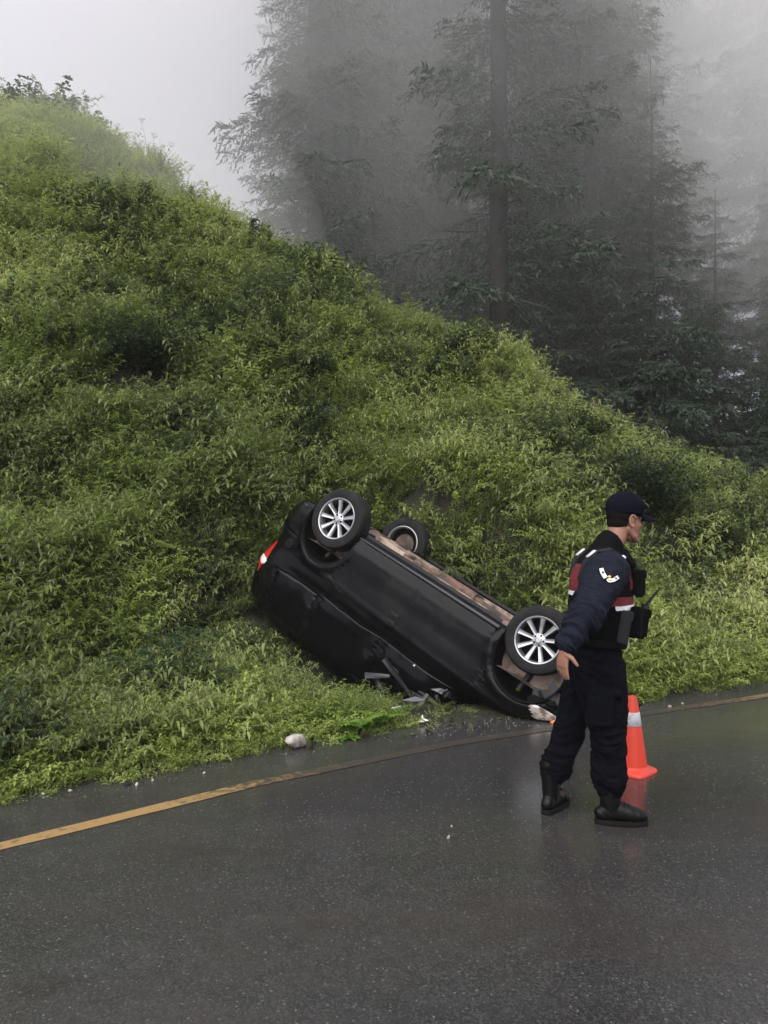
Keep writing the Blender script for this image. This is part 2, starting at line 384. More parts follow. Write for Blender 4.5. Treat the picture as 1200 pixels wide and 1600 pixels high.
class Leaves:
    """leaf blades, each a folded, bent strip"""
    def __init__(s): s.V = []; s.F = []; s.mi = []; s.n = 0
    def leaf(s, p, d, up, L, W, droop=.3, fold=.25, segs=3, mi=0, shape=(.0, .8, 1., .0)):
        d = d / np.linalg.norm(d); sd = np.cross(d, up); k = np.linalg.norm(sd); sd = sd / k if k > 1e-5 else np.array([1., 0, 0]); nn = np.cross(sd, d)
        pts = []
        for i in range(segs + 1):
            t = i / segs; c = p + d * (L * t * (1 - .25 * droop * t)) + np.array([0, 0, -1.]) * (L * droop * t * t)
            wd = W * .5 * np.interp(t, np.linspace(0, 1, len(shape)), shape)
            if i in (0, segs): pts.append([c])
            else: pts.append([c + sd * wd + nn * fold * wd, c, c - sd * wd + nn * fold * wd])
        b = s.n; ids = []
        for q_ in pts:
            ids.append(list(range(s.n, s.n + len(q_)))); s.V += q_; s.n += len(q_)
        for i in range(segs):
            A, B = ids[i], ids[i + 1]
            if len(A) == 1: s.F += [(A[0], B[0], B[1]), (A[0], B[1], B[2])]; s.mi += [mi] * 2
            elif len(B) == 1: s.F += [(A[0], B[0], A[1]), (A[1], B[0], A[2])]; s.mi += [mi] * 2
            else:
                s.F += [(A[0], B[0], B[1]), (A[0], B[1], A[1]), (A[1], B[1], B[2]), (A[1], B[2], A[2])]; s.mi += [mi] * 4
    def stem(s, pts, r, mi=1):
        pts = [np.asarray(p) for p in pts]; N = len(pts); b = s.n
        for i, p in enumerate(pts):
            rr = r * (1 - .6 * i / (N - 1))
            for k in range(3): s.V.append(p + np.array([math.cos(k * 2.094), math.sin(k * 2.094), 0]) * rr)
        s.n += 3 * N
        for i in range(N - 1):
            for k in range(3):
                a = b + i * 3 + k; c = b + i * 3 + (k + 1) % 3
                s.F += [(a, c, c + 3), (a, c + 3, a + 3)]; s.mi += [mi] * 2
    def mesh(s, name, mats):
        me = npmesh(name, np.array(s.V), np.array(s.F)); [me.materials.append(x) for x in mats]
        me.polygons.foreach_set('material_index', np.array(s.mi, np.int32)); me.update(); return me
def arch(p0, az, H, lean, n=7):
    """points of a stem that leans over towards its tip"""
    t = np.linspace(0, 1, n); dx = lean * H * t ** 1.8
    z = H * (t - .30 * lean * t ** 3)
    return np.stack([p0[0] + dx * math.cos(az), p0[1] + dx * math.sin(az), p0[2] + z], 1)
U = rng.uniform
def herb(nst, H, nl, L, W, mats, spread=.16, droop=.5, lean=.5, whorl=2, tipleaf=True, seg=3, shape=(0, .9, .8, 0)):
    lv = Leaves()
    for k in range(nst):
        a = U(0, 6.28); p0 = np.array([math.cos(a), math.sin(a), 0]) * U(0, spread); h = H * U(.65, 1.15)
        P = arch(p0, a + U(-.6, .6), h, lean * U(.5, 1.4)); lv.stem(P, .0035)
        ph = U(0, 3)
        for q_ in range(nl):
            t = .12 + .88 * q_ / (nl - 1); c = np.array([np.interp(t, np.linspace(0, 1, len(P)), P[:, i]) for i in range(3)])
            for w_ in range(whorl):
                az = ph + q_ * 1.57 + w_ * 2 * math.pi / whorl + U(-.25, .25); s_ = (1 - .45 * abs(t - .45)) * U(.75, 1.2)
                lv.leaf(c, np.array([math.cos(az), math.sin(az), U(.1, .7)]), np.array([0, 0, 1.]), L * s_, W * s_, droop * U(.5, 1.5), .3, seg, 0, shape)
        if tipleaf:
            for w_ in range(4):
                az = ph + w_ * 1.57; lv.leaf(P[-1], np.array([math.cos(az), math.sin(az), 1.1]), np.array([0, 0, 1.]), L * .55, W * .5, .2, .3, 2, 0)
    return lv.mesh('herb', mats)
def grass(nb, H, W, mats, spread=.12):
    lv = Leaves()
    for k in range(nb):
        a = U(0, 6.28); p0 = np.array([math.cos(a), math.sin(a), 0]) * U(0, spread); az = a + U(-.8, .8)
        lv.leaf(p0, np.array([math.cos(az) * .45, math.sin(az) * .45, 1.]), np.array([math.cos(az), math.sin(az), 0]), H * U(.6, 1.2), W, U(.15, .7), .3, 4, 0, (.5, 1, .8, .4, 0))
    return lv.mesh('grass', mats)
def fern(nf, L, mats, np_=11, W=.035):
    lv = Leaves()
    for k in range(nf):
        az = k * 6.28 / nf + U(-.3, .3); P = arch(np.zeros(3), az, L * U(.7, 1) * .75, U(1.0, 1.6), 10); lv.stem(P, .003)
        for i in range(np_):
            t = .15 + .85 * i / np_; c = np.array([np.interp(t, np.linspace(0, 1, len(P)), P[:, j_]) for j_ in range(3)])
            for sg in (-1, 1):
                q_ = az + sg * 1.3; l = L * .33 * math.sin(math.pi * min(1, .2 + .8 * t)) * U(.85, 1.1) + .02
                lv.leaf(c, np.array([math.cos(q_), math.sin(q_), .1]), np.array([0, 0, 1.]), l, W, .3, .2, 3)
    return lv.mesh('fern', mats)
def rosette(n, L, W, mats, up=.5):
    lv = Leaves()
    for k in range(n):
        az = k * 2.4 + U(-.3, .3); lv.leaf(np.array([0, 0, .01]), np.array([math.cos(az), math.sin(az), up * U(.5, 1.6)]), np.array([0, 0, 1.]), L * U(.6, 1.1), W * U(.8, 1.1), U(.2, .7), .25, 4, 0, (.25, .6, 1, .8, 0))
    return lv.mesh('rosette', mats)
def umbel(H, mats):
    lv = Leaves(); P = arch(np.zeros(3), U(0, 6), H, .15); lv.stem(P, .005)
    for q_ in range(5):
        c = P[1 + q_]; az = U(0, 6); lv.leaf(c, np.array([math.cos(az), math.sin(az), .7]), np.array([0, 0, 1.]), .11, .03, .5, .3)
    for k in range(9):
        az = k * .7; e = P[-1] + np.array([math.cos(az) * .05, math.sin(az) * .05, .05]); lv.stem([P[-1], e], .002)
        for m_ in range(3): lv.leaf(e, np.array([U(-1, 1), U(-1, 1), .6]), np.array([0, 0, 1.]), .022, .015, 0, .2, 2, 0)
    return lv.mesh('umbel', mats)
protos = []
def proto(me): protos.append(me); return len(protos) - 1
LS = [M_LEAF, M_STEM]; BS = [M_BRIGHT, M_STEM]; DK = [M_DARKL, M_STEM]; DR = [M_DRY, M_STEM]
k_herb = [proto(herb(9, .50, 9, .105, .027, LS, .18, .7, .7)) for _ in range(3)]
k_herb2 = [proto(herb(7, .42, 7, .09, .046, LS, .15, .35, .6, shape=(0, 1, .95, .5, 0))) for _ in range(2)]
k_fine = [proto(herb(11, .36, 11, .052, .017, BS, .17, .3, .7, 3, seg=2)) for _ in range(2)]
k_brt = [proto(herb(8, .36, 7, .10, .032, BS, .16, .45, .5)) for _ in range(2)]
k_dark = [proto(herb(8, .55, 9, .10, .05, DK, .18, .4, .4, shape=(0, 1, .9, 0))) for _ in range(2)]
k_grass = [proto(grass(40, .30, .0075, BS)), proto(grass(30, .38, .008, LS))]
k_fern = [proto(fern(8, .55, LS)), proto(fern(7, .45, BS))]
k_ros = [proto(rosette(12, .14, .05, BS, .4)), proto(rosette(16, .10, .045, BS, .8))]
k_dry = [proto(grass(18, .55, .006, DR, .1)), proto(herb(5, .5, 6, .05, .014, DR, .12, .5, .4))]
k_umb = [proto(umbel(.8, [M_DRY, M_STEM])), proto(umbel(.65, LS))]
pc = bpy.data.collections.new('plant_kinds')
for k, me in enumerate(protos):
    ob = bpy.data.objects.new('plant_%03d' % k, me); pc.objects.link(ob)

def scatter(name, pts, idx, rot, scl, tone, label):
    me = bpy.data.meshes.new(name); me.vertices.add(len(pts)); me.vertices.foreach_set('co', np.asarray(pts, np.float32).ravel())
    for nm, ty, ar, key in (('idx', 'INT', idx, 'value'), ('scl', 'FLOAT', scl, 'value'), ('tone', 'FLOAT', tone, 'value'), ('rot', 'FLOAT_VECTOR', rot, 'vector')):
        a = me.attributes.new(nm, ty, 'POINT'); a.data.foreach_set(key, np.asarray(ar, np.int32 if ty == 'INT' else np.float32).ravel())
    ob = bpy.data.objects.new(name, me); COL.objects.link(ob)
    ng = bpy.data.node_groups.new(name, 'GeometryNodeTree')
    ng.interface.new_socket('Geometry', in_out='INPUT', socket_type='NodeSocketGeometry'); ng.interface.new_socket('Geometry', in_out='OUTPUT', socket_type='NodeSocketGeometry')
    N = ng.nodes; L = ng.links; gi = N.new('NodeGroupInput'); go = N.new('NodeGroupOutput')
    ip = N.new('GeometryNodeInstanceOnPoints'); ci = N.new('GeometryNodeCollectionInfo'); ci.inputs[0].default_value = pc
    ci.inputs['Separate Children'].default_value = True; ci.inputs['Reset Children'].default_value = True
    def na_(nm, ty):
        x = N.new('GeometryNodeInputNamedAttribute'); x.data_type = ty; x.inputs['Name'].default_value = nm; return [s_ for s_ in x.outputs if s_.enabled][0]
    L.new(gi.outputs[0], ip.inputs['Points']); L.new(ci.outputs[0], ip.inputs['Instance']); ip.inputs['Pick Instance'].default_value = True
    L.new(na_('idx', 'INT'), ip.inputs['Instance Index']); L.new(na_('scl', 'FLOAT'), ip.inputs['Scale']); L.new(na_('rot', 'FLOAT_VECTOR'), ip.inputs['Rotation'])
    L.new(ip.outputs[0], go.inputs[0])
    ob.modifiers.new('scatter', 'NODES').node_group = ng
    tag(ob, label, kind='stuff'); return ob

def hill_points(n, amin, amax, dmin, dmax, power=1.):
    a = U(amin, amax, n); re = np.interp(a, AA, RE); y = re + dmin + (dmax - dmin) * U(0, 1, n) ** power; return a * y, y, y - re
def on_car(x, y, grow=0):
    z, cx, cy = car_xy(x, y); return (np.abs(cx + .2) < 1.95 + grow) & (np.abs(cy + .12) < .74 + grow)
P_all = []
SHX = ((1005, 10.8, 1.15), (1070, 9.8, .8), (900, 12.0, .8), (330, 12.5, 1.1), (215, 10.8, 1.0))
def sow(x, y, s, kinds, scl, tone, tilt=.35, up=0.0):
    _, cx_, cy_ = car_xy(x, y); near = sstep(2.2, .6, cy_) * (cy_ > 0) * sstep(-3.2, -2.2, cx_) * sstep(2.4, 1.6, cx_); scl = scl * (1 - .62 * near)
    bare = (fbm(np.stack([x, y], 1) * 1.6 + 61, 91, 3) > .66) & (U(0, 1, len(x)) < .6)          # small bare hollows
    torn = (cy_ > .5) & (cy_ < 1.6 - .35 * np.abs(cx_)) & (cx_ > -1.2) & (cx_ < 1.7) & (U(0, 1, len(x)) < .85)      # ground torn up by the slide
    for px_, d_, r_ in SHX: bare |= (np.hypot(x - (px_ - 600) / 1200 * d_, y - d_) < r_ * .55) | (np.hypot(x - (px_ - 600) / 1200 * (d_ - .7), y - d_ + .7) < r_ * .22)
    keep = ~on_car(x, y) & ~bare & ~torn; x, y, s = x[keep], y[keep], s[keep]; scl = scl[keep]; tone = tone[keep]; kinds = kinds[keep]
    z = ground_z(x, y); h = .15
    gx = (ground_z(x + h, y) - z) / h; gy = (ground_z(x, y + h) - z) / h; n = len(x)
    gx = np.clip(gx, -1.2, 1.2); gy = np.clip(gy, -1.2, 1.2)
    rot = np.stack([gy * tilt * .6 + U(-.25, .25, n), -gx * tilt * .6 + U(-.25, .25, n), U(0, 6.28, n) * 1.], 1)
    P_all.append((np.stack([x, y, z - .02 + up], 1), kinds, rot, scl, tone))
def pick(n, table):
    ks = []; ws = []
    for k, w_ in table:
        for q_ in k: ks.append(q_); ws.append(w_ / len(k))
    return rng.choice(ks, n, p=np.array(ws) / sum(ws))
def mixed(x, y, tabA, tabB, tabC, sc0):
    P = np.stack([x, y], 1); f1 = fbm(P * .8, 21, 3); f2 = fbm(P * 1.1 + 40, 31, 3); n = len(x)
    ka, kb, kc = pick(n, tabA), pick(n, tabB), pick(n, tabC)
    k = np.where(f1 > .56, kb, np.where(f2 > .60, kc, ka))
    tone = np.clip((fbm(P * .9 + 77, 41, 3) - .5) * 2.0 + .38, 0, 1)
    return k, tone, sc0 * U(.7, 1.3, n) * (1 + .5 * (fbm(P * 1.3 + 5, 51, 2) - .5))
A_ = [(k_herb, 5), (k_herb2, 3), (k_fine, 2), (k_brt, 1), (k_grass, .7), (k_fern, .6)]
B_ = [(k_fine, 4), (k_brt, 2), (k_herb, 2), (k_grass, 1), (k_dry, .25)]
C_ = [(k_dark, 3), (k_herb, 3), (k_fern, 1)]
# lower bank, middle, upper slope, beyond the crest
x, y, s = hill_points(7800, -.72, .72, .25, 4.5); k, t, c = mixed(x, y, A_, B_, C_, 1.0); sow(x, y, s, k, c * (.65 + .35 * np.clip(s / 1.2, 0, 1)), t)
x, y, s = hill_points(12500, -.70, .70, 3.8, 9.5); k, t, c = mixed(x, y, A_, B_, C_, 1.08); sow(x, y, s, k, c, t * .9)
G_ = [(k_grass, 3), (k_fine, 5), (k_herb2, 2.5), (k_dry, .7), (k_brt, 1)]
x, y, s = hill_points(12000, -.68, .68, 8, 17); k, t, c = mixed(x, y, G_, G_ + [(k_dry, .8)], C_, 1.12); sow(x, y, s, k, c, t * .7 + .4)
x, y, s = hill_points(5000, -.6, .9, 14, 40); k, t, c = mixed(x, y, G_, B_, C_, 1.7); sow(x, y, s, k, c, t * .8)
# verge along the asphalt: low and bright
x = U(-7, 8, 3600); y = edge_y(x) + np.abs(rng.normal(0, .34, 3600)) + .03 * np.sin(x * 9) - .05; n = len(x)
keep = vnoise(np.stack([x * 2.2, y * 2.2], 1), 9) > .22; x, y = x[keep], y[keep]; n = len(x)
sow(x, y, y - edge_y(x), pick(n, [(k_ros, 4), (k_brt, 2), (k_grass, 3), (k_fine, 3)]), U(.45, .95, n) * np.clip(.45 + 1.2 * (y - edge_y(x)), .4, 1.05), U(.4, 1, n), .1)
# right bank near the road is taller bright grass
x = U(2.4, 9, 2200); y = edge_y(x) + U(.1, 1.7, 2200); sow(x, y, x * 0 + 1, pick(2200, [(k_grass, 3), (k_brt, 3), (k_fine, 3), (k_herb, 1)]), U(.6, 1.1, 2200), U(.2, .9, 2200), .2)
# dry brownish patches under the shoulder of the hill
for (cx_, cy_, r_, n_p) in ((3.2, 12.0, 1.0, 120), (2.3, 11.2, .8, 100), (3.6, 10.6, .7, 60), (2.0, 13.2, 1.0, 90)):
    x = rng.normal(cx_, r_ * .5, n_p); y = rng.normal(cy_, r_ * .6, n_p); sow(x, y, x * 0 + 3, pick(n_p, [(k_dry, 4), (k_fine, 1)]), U(.8, 1.3, n_p), U(0, .7, n_p))
# weeds standing out against the sky along the crest
a = U(-.55, .62, 620); D = smooth_interp(a, A_T, DS); y = D + rng.normal(-.3, .7, 620); x = a * y
sow(x, y, y * 0 + 9, pick(620, [(k_umb, 3), (k_herb, 1.), (k_dry, 3), (k_grass, 1)]), U(.6, 1.35, 620), U(0, .6, 620))
pts = np.concatenate([p[0] for p in P_all])
scatter('undergrowth', pts, np.concatenate([p[1] for p in P_all]), np.concatenate([p[2] for p in P_all]), np.concatenate([p[3] for p in P_all]),
        np.concatenate([p[4] for p in P_all]), 'dense wet green weeds and ferns covering the steep hillside')

# ------------------------------------------------------------------ shrubs one can tell apart
def shrub(loc, rad, H, nst, nleaf, L, W, mats, label, name='shrub', group=None, seed=1):
    root = empty(name, loc); tag(root, label, 'shrub', group)
    r_ = np.random.default_rng(seed); lv = Leaves(); st = Leaves()
    for k in range(nst):
        az = r_.uniform(0, 6.28); ln_ = r_.uniform(.1, 1.1); P = arch(np.zeros(3), az, H * r_.uniform(.6, 1.1), rad / H * ln_ * 1.3, 8); st.stem(P, .012, 0)
        for q_ in range(nleaf):
            t = r_.uniform(.25, 1) ** .8; c = np.array([np.interp(t, np.linspace(0, 1, 8), P[:, i]) for i in range(3)]) + r_.normal(0, rad * .10, 3)
            a2 = r_.uniform(0, 6.28); lv.leaf(c, np.array([math.cos(a2), math.sin(a2), r_.uniform(-.2, .8)]), np.array([0, 0, 1.]), L * r_.uniform(.6, 1.2), W * r_.uniform(.7, 1.2), r_.uniform(.1, .7), .3, 3, 0, (0, 1, .8, 0))
    me = lv.mesh('foliage', mats[:1]); ob = bpy.data.objects.new('foliage', me); COL.objects.link(ob); ob.parent = root
    me = st.mesh('stem', [M_WOOD]); ob = bpy.data.objects.new('stem', me); COL.objects.link(ob); ob.parent = root
    return root
def gz(x, y): return float(ground_z(np.array([x]), np.array([y]))[0])
def at_px(px, d): return (px - 600) / 1200 * d
SH = [(1005, 10.8, 1.15, 1.35, 90, M_DARKL, 'dark leafy bush above and behind the man in the cap'),
      (1070, 9.8, .8, .9, 50, M_DARKL, 'smaller dark bush below the big dark bush right of the cap'),
      (900, 12.0, .8, .8, 40, M_DARKL, 'dark bush on the shoulder of the hill left of the big dark bush'),
      (330, 12.5, 1.1, .9, 60, M_DARKL, 'dark green bush high on the left slope below the hazy crest'),
      (215, 10.8, 1.0, .8, 60, M_DARKL, 'broad dark green bush on the left slope under the hazy crest'),
      (480, 11.6, .7, .6, 26, M_DARKL, 'low dark bush on the slope midway between crest and car'),
      (95, 9.2, .8, .8, 50, M_LEAF, 'mid green bush near the left side of the slope')]
for k, (px, d, r_, h_, ns, m_, lab) in enumerate(SH):
    x = at_px(px, d); shrub((x, d, gz(x, d) - .05), r_, h_, ns, 60, .085, .045, [m_], lab, seed=k + 3)
def single(me, name, loc, rz, s, label, cat='plant', group=None):
    ob = bpy.data.objects.new(name, me); COL.objects.link(ob); ob.location = loc; ob.rotation_euler = (0, 0, rz); ob.scale = (s, s, s); return tag(ob, label, cat, group)
M_FB = leaf_mat('leaf_fern_bright', (.12, .22, .03), (.2, .34, .05), (.28, .42, .08))
fern_me = fern(7, .6, [M_FB, M_STEM], 12, .05)
broad_me = rosette(11, .26, .11, [M_FB, M_STEM], .5)
for px, d, s_, rz, me_, nm, lab in ((560, 6.12, .6, .3, fern_me, 'fern', 'bright green fern at the road edge in front of the overturned car'),
                            (590, 6.3, .5, 2.1, fern_me, 'fern', 'second small bright fern, close to the crushed windscreen'),
                            (548, 5.95, .55, 1., broad_me, 'broadleaf_plant', 'broad leaved bright plant right of the pale stone'),
                            (70, 4.95, .9, 1.2, broad_me, 'broadleaf_plant', 'broad leaved bright plant at the verge by the left end of the yellow line'),
                            (30, 4.85, .8, 2.2, broad_me, 'broadleaf_plant', 'leftmost broad leaved plant on the verge')):
    x = at_px(px, d); single(me_, nm, (x, d, max(gz(x, d), 0)), rz, s_, lab)

# ------------------------------------------------------------------ spruces
M_BARK = mat('spruce_bark', (.016, .013, .011), .9, noise=(6, (.010, .009, .008), .4, .6), bump=(12, .8, .05))
M_NEED = leaf_mat('spruce_needles', (.020, .036, .022), (.038, .062, .034), (.07, .105, .048), .6, .12)
def make_branch(seed):
    """one drooping spruce bough of unit length along +x: side twigs, each hung with short needle sprays"""
    r_ = np.random.default_rng(seed); A = []; n = 15
    def spray(p, d, l, w_):
        d = d / np.linalg.norm(d); sd = np.cross(d, r_.normal(0, 1, 3)); sd /= np.linalg.norm(sd)
        A.append([p, p + d * l * .45 + sd * w_, p + d * l, p + d * l * .5 - sd * w_])
    for i in range(n):
        t = .08 + .92 * i / (n - 1); c = np.array([t, 0, -.30 * t * t + .16 * t ** 4])
        for sg in (-1, 1):
            l = (.36 * (1 - t) ** .6 + .07) * r_.uniform(.6, 1.25); az = sg * r_.uniform(.6, 1.2); d = np.array([math.cos(az), math.sin(az), r_.uniform(-.35, .0)])
            m_ = 4 + int(l * 28)
            spray(c, d, l, .006)
            for q_ in range(m_):
                u = (q_ + r_.uniform(.2, .9)) / m_; p = c + d * l * u + np.array([0, 0, -.25 * u * u * l])
                a2 = az + r_.uniform(-1., 1.); spray(p, np.array([math.cos(a2), math.sin(a2), r_.uniform(-1.3, .1)]), r_.uniform(.04, .09), r_.uniform(.006, .011))
    for q_ in range(8): spray(np.array([.86 + .015 * q_, 0, -.14]), np.array([1, r_.uniform(-.8, .8), r_.uniform(-.4, .4)]), .09, .011)
    V = np.array(A).reshape(-1, 3); k = np.arange(len(A))[:, None] * 4; return V, k + np.array([0, 1, 2, 3])
BR = [make_branch(s_) for s_ in range(6)]
def make_spruce(seed, H, RR, zlow, sparse=0.0, ztop=27, r0=.33, bare_side=None):
    r_ = np.random.default_rng(seed); Vs = []; Fs = []; n0 = 0; z = zlow
    while z < H * .98:
        f = 1 - z / H; L0 = RR * (f ** .7) * (.93 + .07 * math.sin(z * 1.1 + seed)) + .25; nb = 9 if f > .3 else 5; low = z < ztop
        for k in range(nb if low else 3):
            if r_.uniform() < sparse * (1 + .8 * math.sin(z * .9 + k * 1.7)): continue
            Vb, Fb = BR[r_.integers(6)]; az = r_.uniform(0, 6.28)
            if bare_side is not None and 6 < z < 19 and abs((az - bare_side + math.pi) % (2 * math.pi) - math.pi) < .75 and r_.uniform() < .72: continue
            L_ = L0 * r_.uniform(.5, 1.18); s_ = (L_, L_ * .8 + .35, L_ * r_.uniform(.7, 1.5))
            P = Vb * np.array(s_); tilt = r_.uniform(-.30, .12) + .25 * (1 - f)
            P = np.stack([P[:, 0] * math.cos(tilt) - P[:, 2] * math.sin(tilt), P[:, 1], P[:, 0] * math.sin(tilt) + P[:, 2] * math.cos(tilt)], 1)
            P = np.stack([P[:, 0] * math.cos(az) - P[:, 1] * math.sin(az), P[:, 0] * math.sin(az) + P[:, 1] * math.cos(az), P[:, 2] + z], 1)
            Vs.append(P); Fs.append(Fb + n0); n0 += len(P)
        z += r_.uniform(.42, .68) * (1 if low else 2)
    crown = npmesh('crown', np.concatenate(Vs), np.concatenate(Fs), M_NEED)
    t = MB(); pts = [(0.02 * math.sin(q_ * 1.3), .02 * math.cos(q_), q_) for q_ in np.linspace(-1, H, 14)]
    t.tube(pts, [max(.02, r0 * (1 - max(p[2], 0) / H) ** .8) for p in pts], 12, rnd=False)
    for q_ in range(30):      # bare dead snags on the trunk
        a = r_.uniform(0, 6.28); zz = r_.uniform(.5, H * .6); l = r_.uniform(.3, 1.5)
        t.tube([(0, 0, zz), (math.cos(a) * l, math.sin(a) * l, zz - .15 * l)], [.035, .012], 5, rnd=False)
    tr = t.build('trunk', M_BARK); tm = tr.data; bpy.data.objects.remove(tr); return crown, tm
SPR = [make_spruce(11, 46, 3.9, 1.0, .12), make_spruce(12, 42, 3.4, .8, .20), make_spruce(13, 48, 3.9, 5.0, .42, r0=.32, bare_side=-1.57 - .8), make_spruce(14, 15, 2.9, .2, .0, r0=.18)]
def place_spruce(px, d, kind, rz, s, label, sink=0):
    x = at_px(px, d); root = empty('spruce_tree', (x, d, gz(x, d) - .2 - sink), rz); root.scale = (s, s, s)
    tag(root, label, 'tree', 'spruces in the fog behind the hill')
    for nm, me in (('crown', SPR[kind][0]), ('trunk', SPR[kind][1])):
        ob = bpy.data.objects.new(nm, me); COL.objects.link(ob); ob.parent = root
TREES = [(492, 26, 1, .3, 1.0, 'leftmost tall spruce, its ragged edge against the white sky', 1),
         (555, 28, 0, 1.7, 1.0, 'dense tall spruce just right of the leftmost one', 2),
         (640, 31, 1, 2.9, 1.05, 'tall spruce between the dense one and the thick bare trunk', 2),
         (692, 30, 1, .9, .9, 'slimmer spruce immediately left of the thick bare trunk', 2),
         (780, 23.5, 2, .8, 1.0, 'tall spruce whose thick bare trunk shows through its branches', 1),
         (868, 29, 0, 2.2, 1.0, 'dense dark spruce right of the thick bare trunk', 2),
         (925, 25, 0, 1.1, .8, 'dark spruce whose low boughs hang to the shoulder of the hill', 1.6),
         (985, 28, 1, 3.9, 1.0, 'foggy spruce right of the one with low hanging boughs', 2),
         (1020, 24, 3, 4.4, 1.0, 'short wide spruce behind the big dark bush', 1.0),
         (1075, 33, 2, 5.0, 1.0, 'pale foggy spruce with bright gaps between its boughs', 3),
         (1200, 29, 0, .2, .95, 'rightmost tall spruce fading into white fog', 2),
         (1120, 25, 3, 2.0, .8, 'short faint spruce low at the right side of the forest', 1.2),
         (1235, 25, 3, 3.0, .9, 'short spruce cut by the right side of the picture', 1.2),
         (725, 38, 1, 2.0, 1.1, 'faint spruce far back behind the thick trunk', 3),
         (600, 38, 0, 5.2, 1.1, 'faint spruce far back between the dense one and the middle ones', 3),
         (520, 36, 0, 4.1, 1.1, 'faint spruce far back behind the leftmost pair', 3),
         (830, 38, 1, 1.2, 1.1, 'faint tall spruce far back right of the thick trunk', 3),
         (925, 36, 0, 4.0, 1.15, 'faint tall spruce far back among the dark ones', 3)]
for t_ in TREES: place_spruce(*t_)

# ------------------------------------------------------------------ fog
def vol(name, dens, col=(1, 1, 1), aniso=0.0):
    m = bpy.data.materials.new(name); m.use_nodes = True; n = m.node_tree.nodes; n.remove(n['Principled BSDF'])
    v = n.new('ShaderNodeVolumePrincipled'); v.inputs['Color'].default_value = (*col, 1); v.inputs['Density'].default_value = dens; v.inputs['Anisotropy'].default_value = aniso
    m.node_tree.links.new(v.outputs[0], n['Material Output'].inputs['Volume']); return m
hz = MB().box((0, 22, 22), (110, 90, 46.4)).build('haze', vol('haze_air', .0008), smooth=False); tag(hz, 'thin mist in the air', kind='stuff')
def bank(c, r, dens, label, shells=5):
    """a soft-edged body of fog: nested shells, each adding a share of the density"""
    for k in range(shells):
        s = 1 - .8 / shells * k; mb = MB().ball((0, 0, 0), 1, seg=40, ring=24); b = mb.build('fog_bank', vol('fog_air', dens / shells)); b.location = c; b.scale = [q_ * s for q_ in r]
        tag(b, label, kind='stuff')
bank((9, 31, 21), (44, 14, 18), .105, 'bank of fog drifting through the spruces')
bank((18, 25, 18), (12, 10, 13), .14, 'thicker puff of fog over the right of the forest')
bank((-6.4, 19.0, 8.6), (5.0, 5.5, 3.4), .11, 'wisp of fog over the hill crest on the left', 5)

# ------------------------------------------------------------------ overturned car
car = bpy.data.objects.new('overturned_car', None); COL.objects.link(car); car.empty_display_size = .1
car.matrix_world = Matrix.Translation(Vector(CT)) @ Matrix([list(r_) for r_ in CR]).to_4x4() @ Matrix.Scale(CS, 4)
tag(car, 'black hatchback lying upside down, tail up the slope and nose on the asphalt', 'car')
M_PAINT = mat('black_paint', (.002, .0023, .003), .26, spec=.16, coat=.0, noise=(3, (.004, .004, .004), .45, .7), bump=(2.2, .10, .03))
M_TRIM = mat('black_plastic', (.008, .008, .009), .55, bump=(60, .2, .002))
M_RUB = mat('tyre_rubber', (.010, .010, .010), .75, spec=.25, noise=(8, (.022, .020, .018), .5, .7))
M_ALLOY = mat('alloy', (.42, .43, .45), .34, metal=.75, noise=(9, (.24, .23, .21), .52, .75))
M_ALLOYD = mat('alloy_inner', (.18, .18, .18), .5, metal=.6)
M_DARK = mat('dark_cavity', (.006, .006, .006), .9, spec=.1)
M_UND = mat('muddy_underbody', (.36, .28, .22), .8, noise=(5.5, (.05, .035, .028), .42, .60), bump=(14, .7, .03))
M_UNDP = mat('pale_underbody', (.45, .36, .27), .75, noise=(6, (.16, .10, .07), .45, .6), bump=(20, .5, .02))
M_RUST = mat('rusty_steel', (.16, .09, .06), .8, noise=(9, (.05, .04, .035), .4, .6), bump=(30, .5, .01))
M_GLASS = mat('dark_window_glass', (.003, .003, .004), .18, spec=.2)
M_RED = mat('red_lens', (.42, .018, .014), .18, coat=.6)
M_LENSW = mat('clear_lens', (.75, .72, .66), .12, metal=.5, noise=(14, (.30, .20, .14), .42, .6))
M_LENSP = mat('pale_lens', (.75, .62, .60), .2)
M_AMB = mat('amber_lens', (.75, .24, .08), .2, coat=.5)
M_CHROME = mat('chrome', (.7, .7, .7), .15, metal=1)
M_GREYP = mat('scuffed_plastic', (.07, .07, .075), .6)
M_WHITEP = mat('white_broken_plastic', (.75, .74, .70), .5)
WFX = 1.36
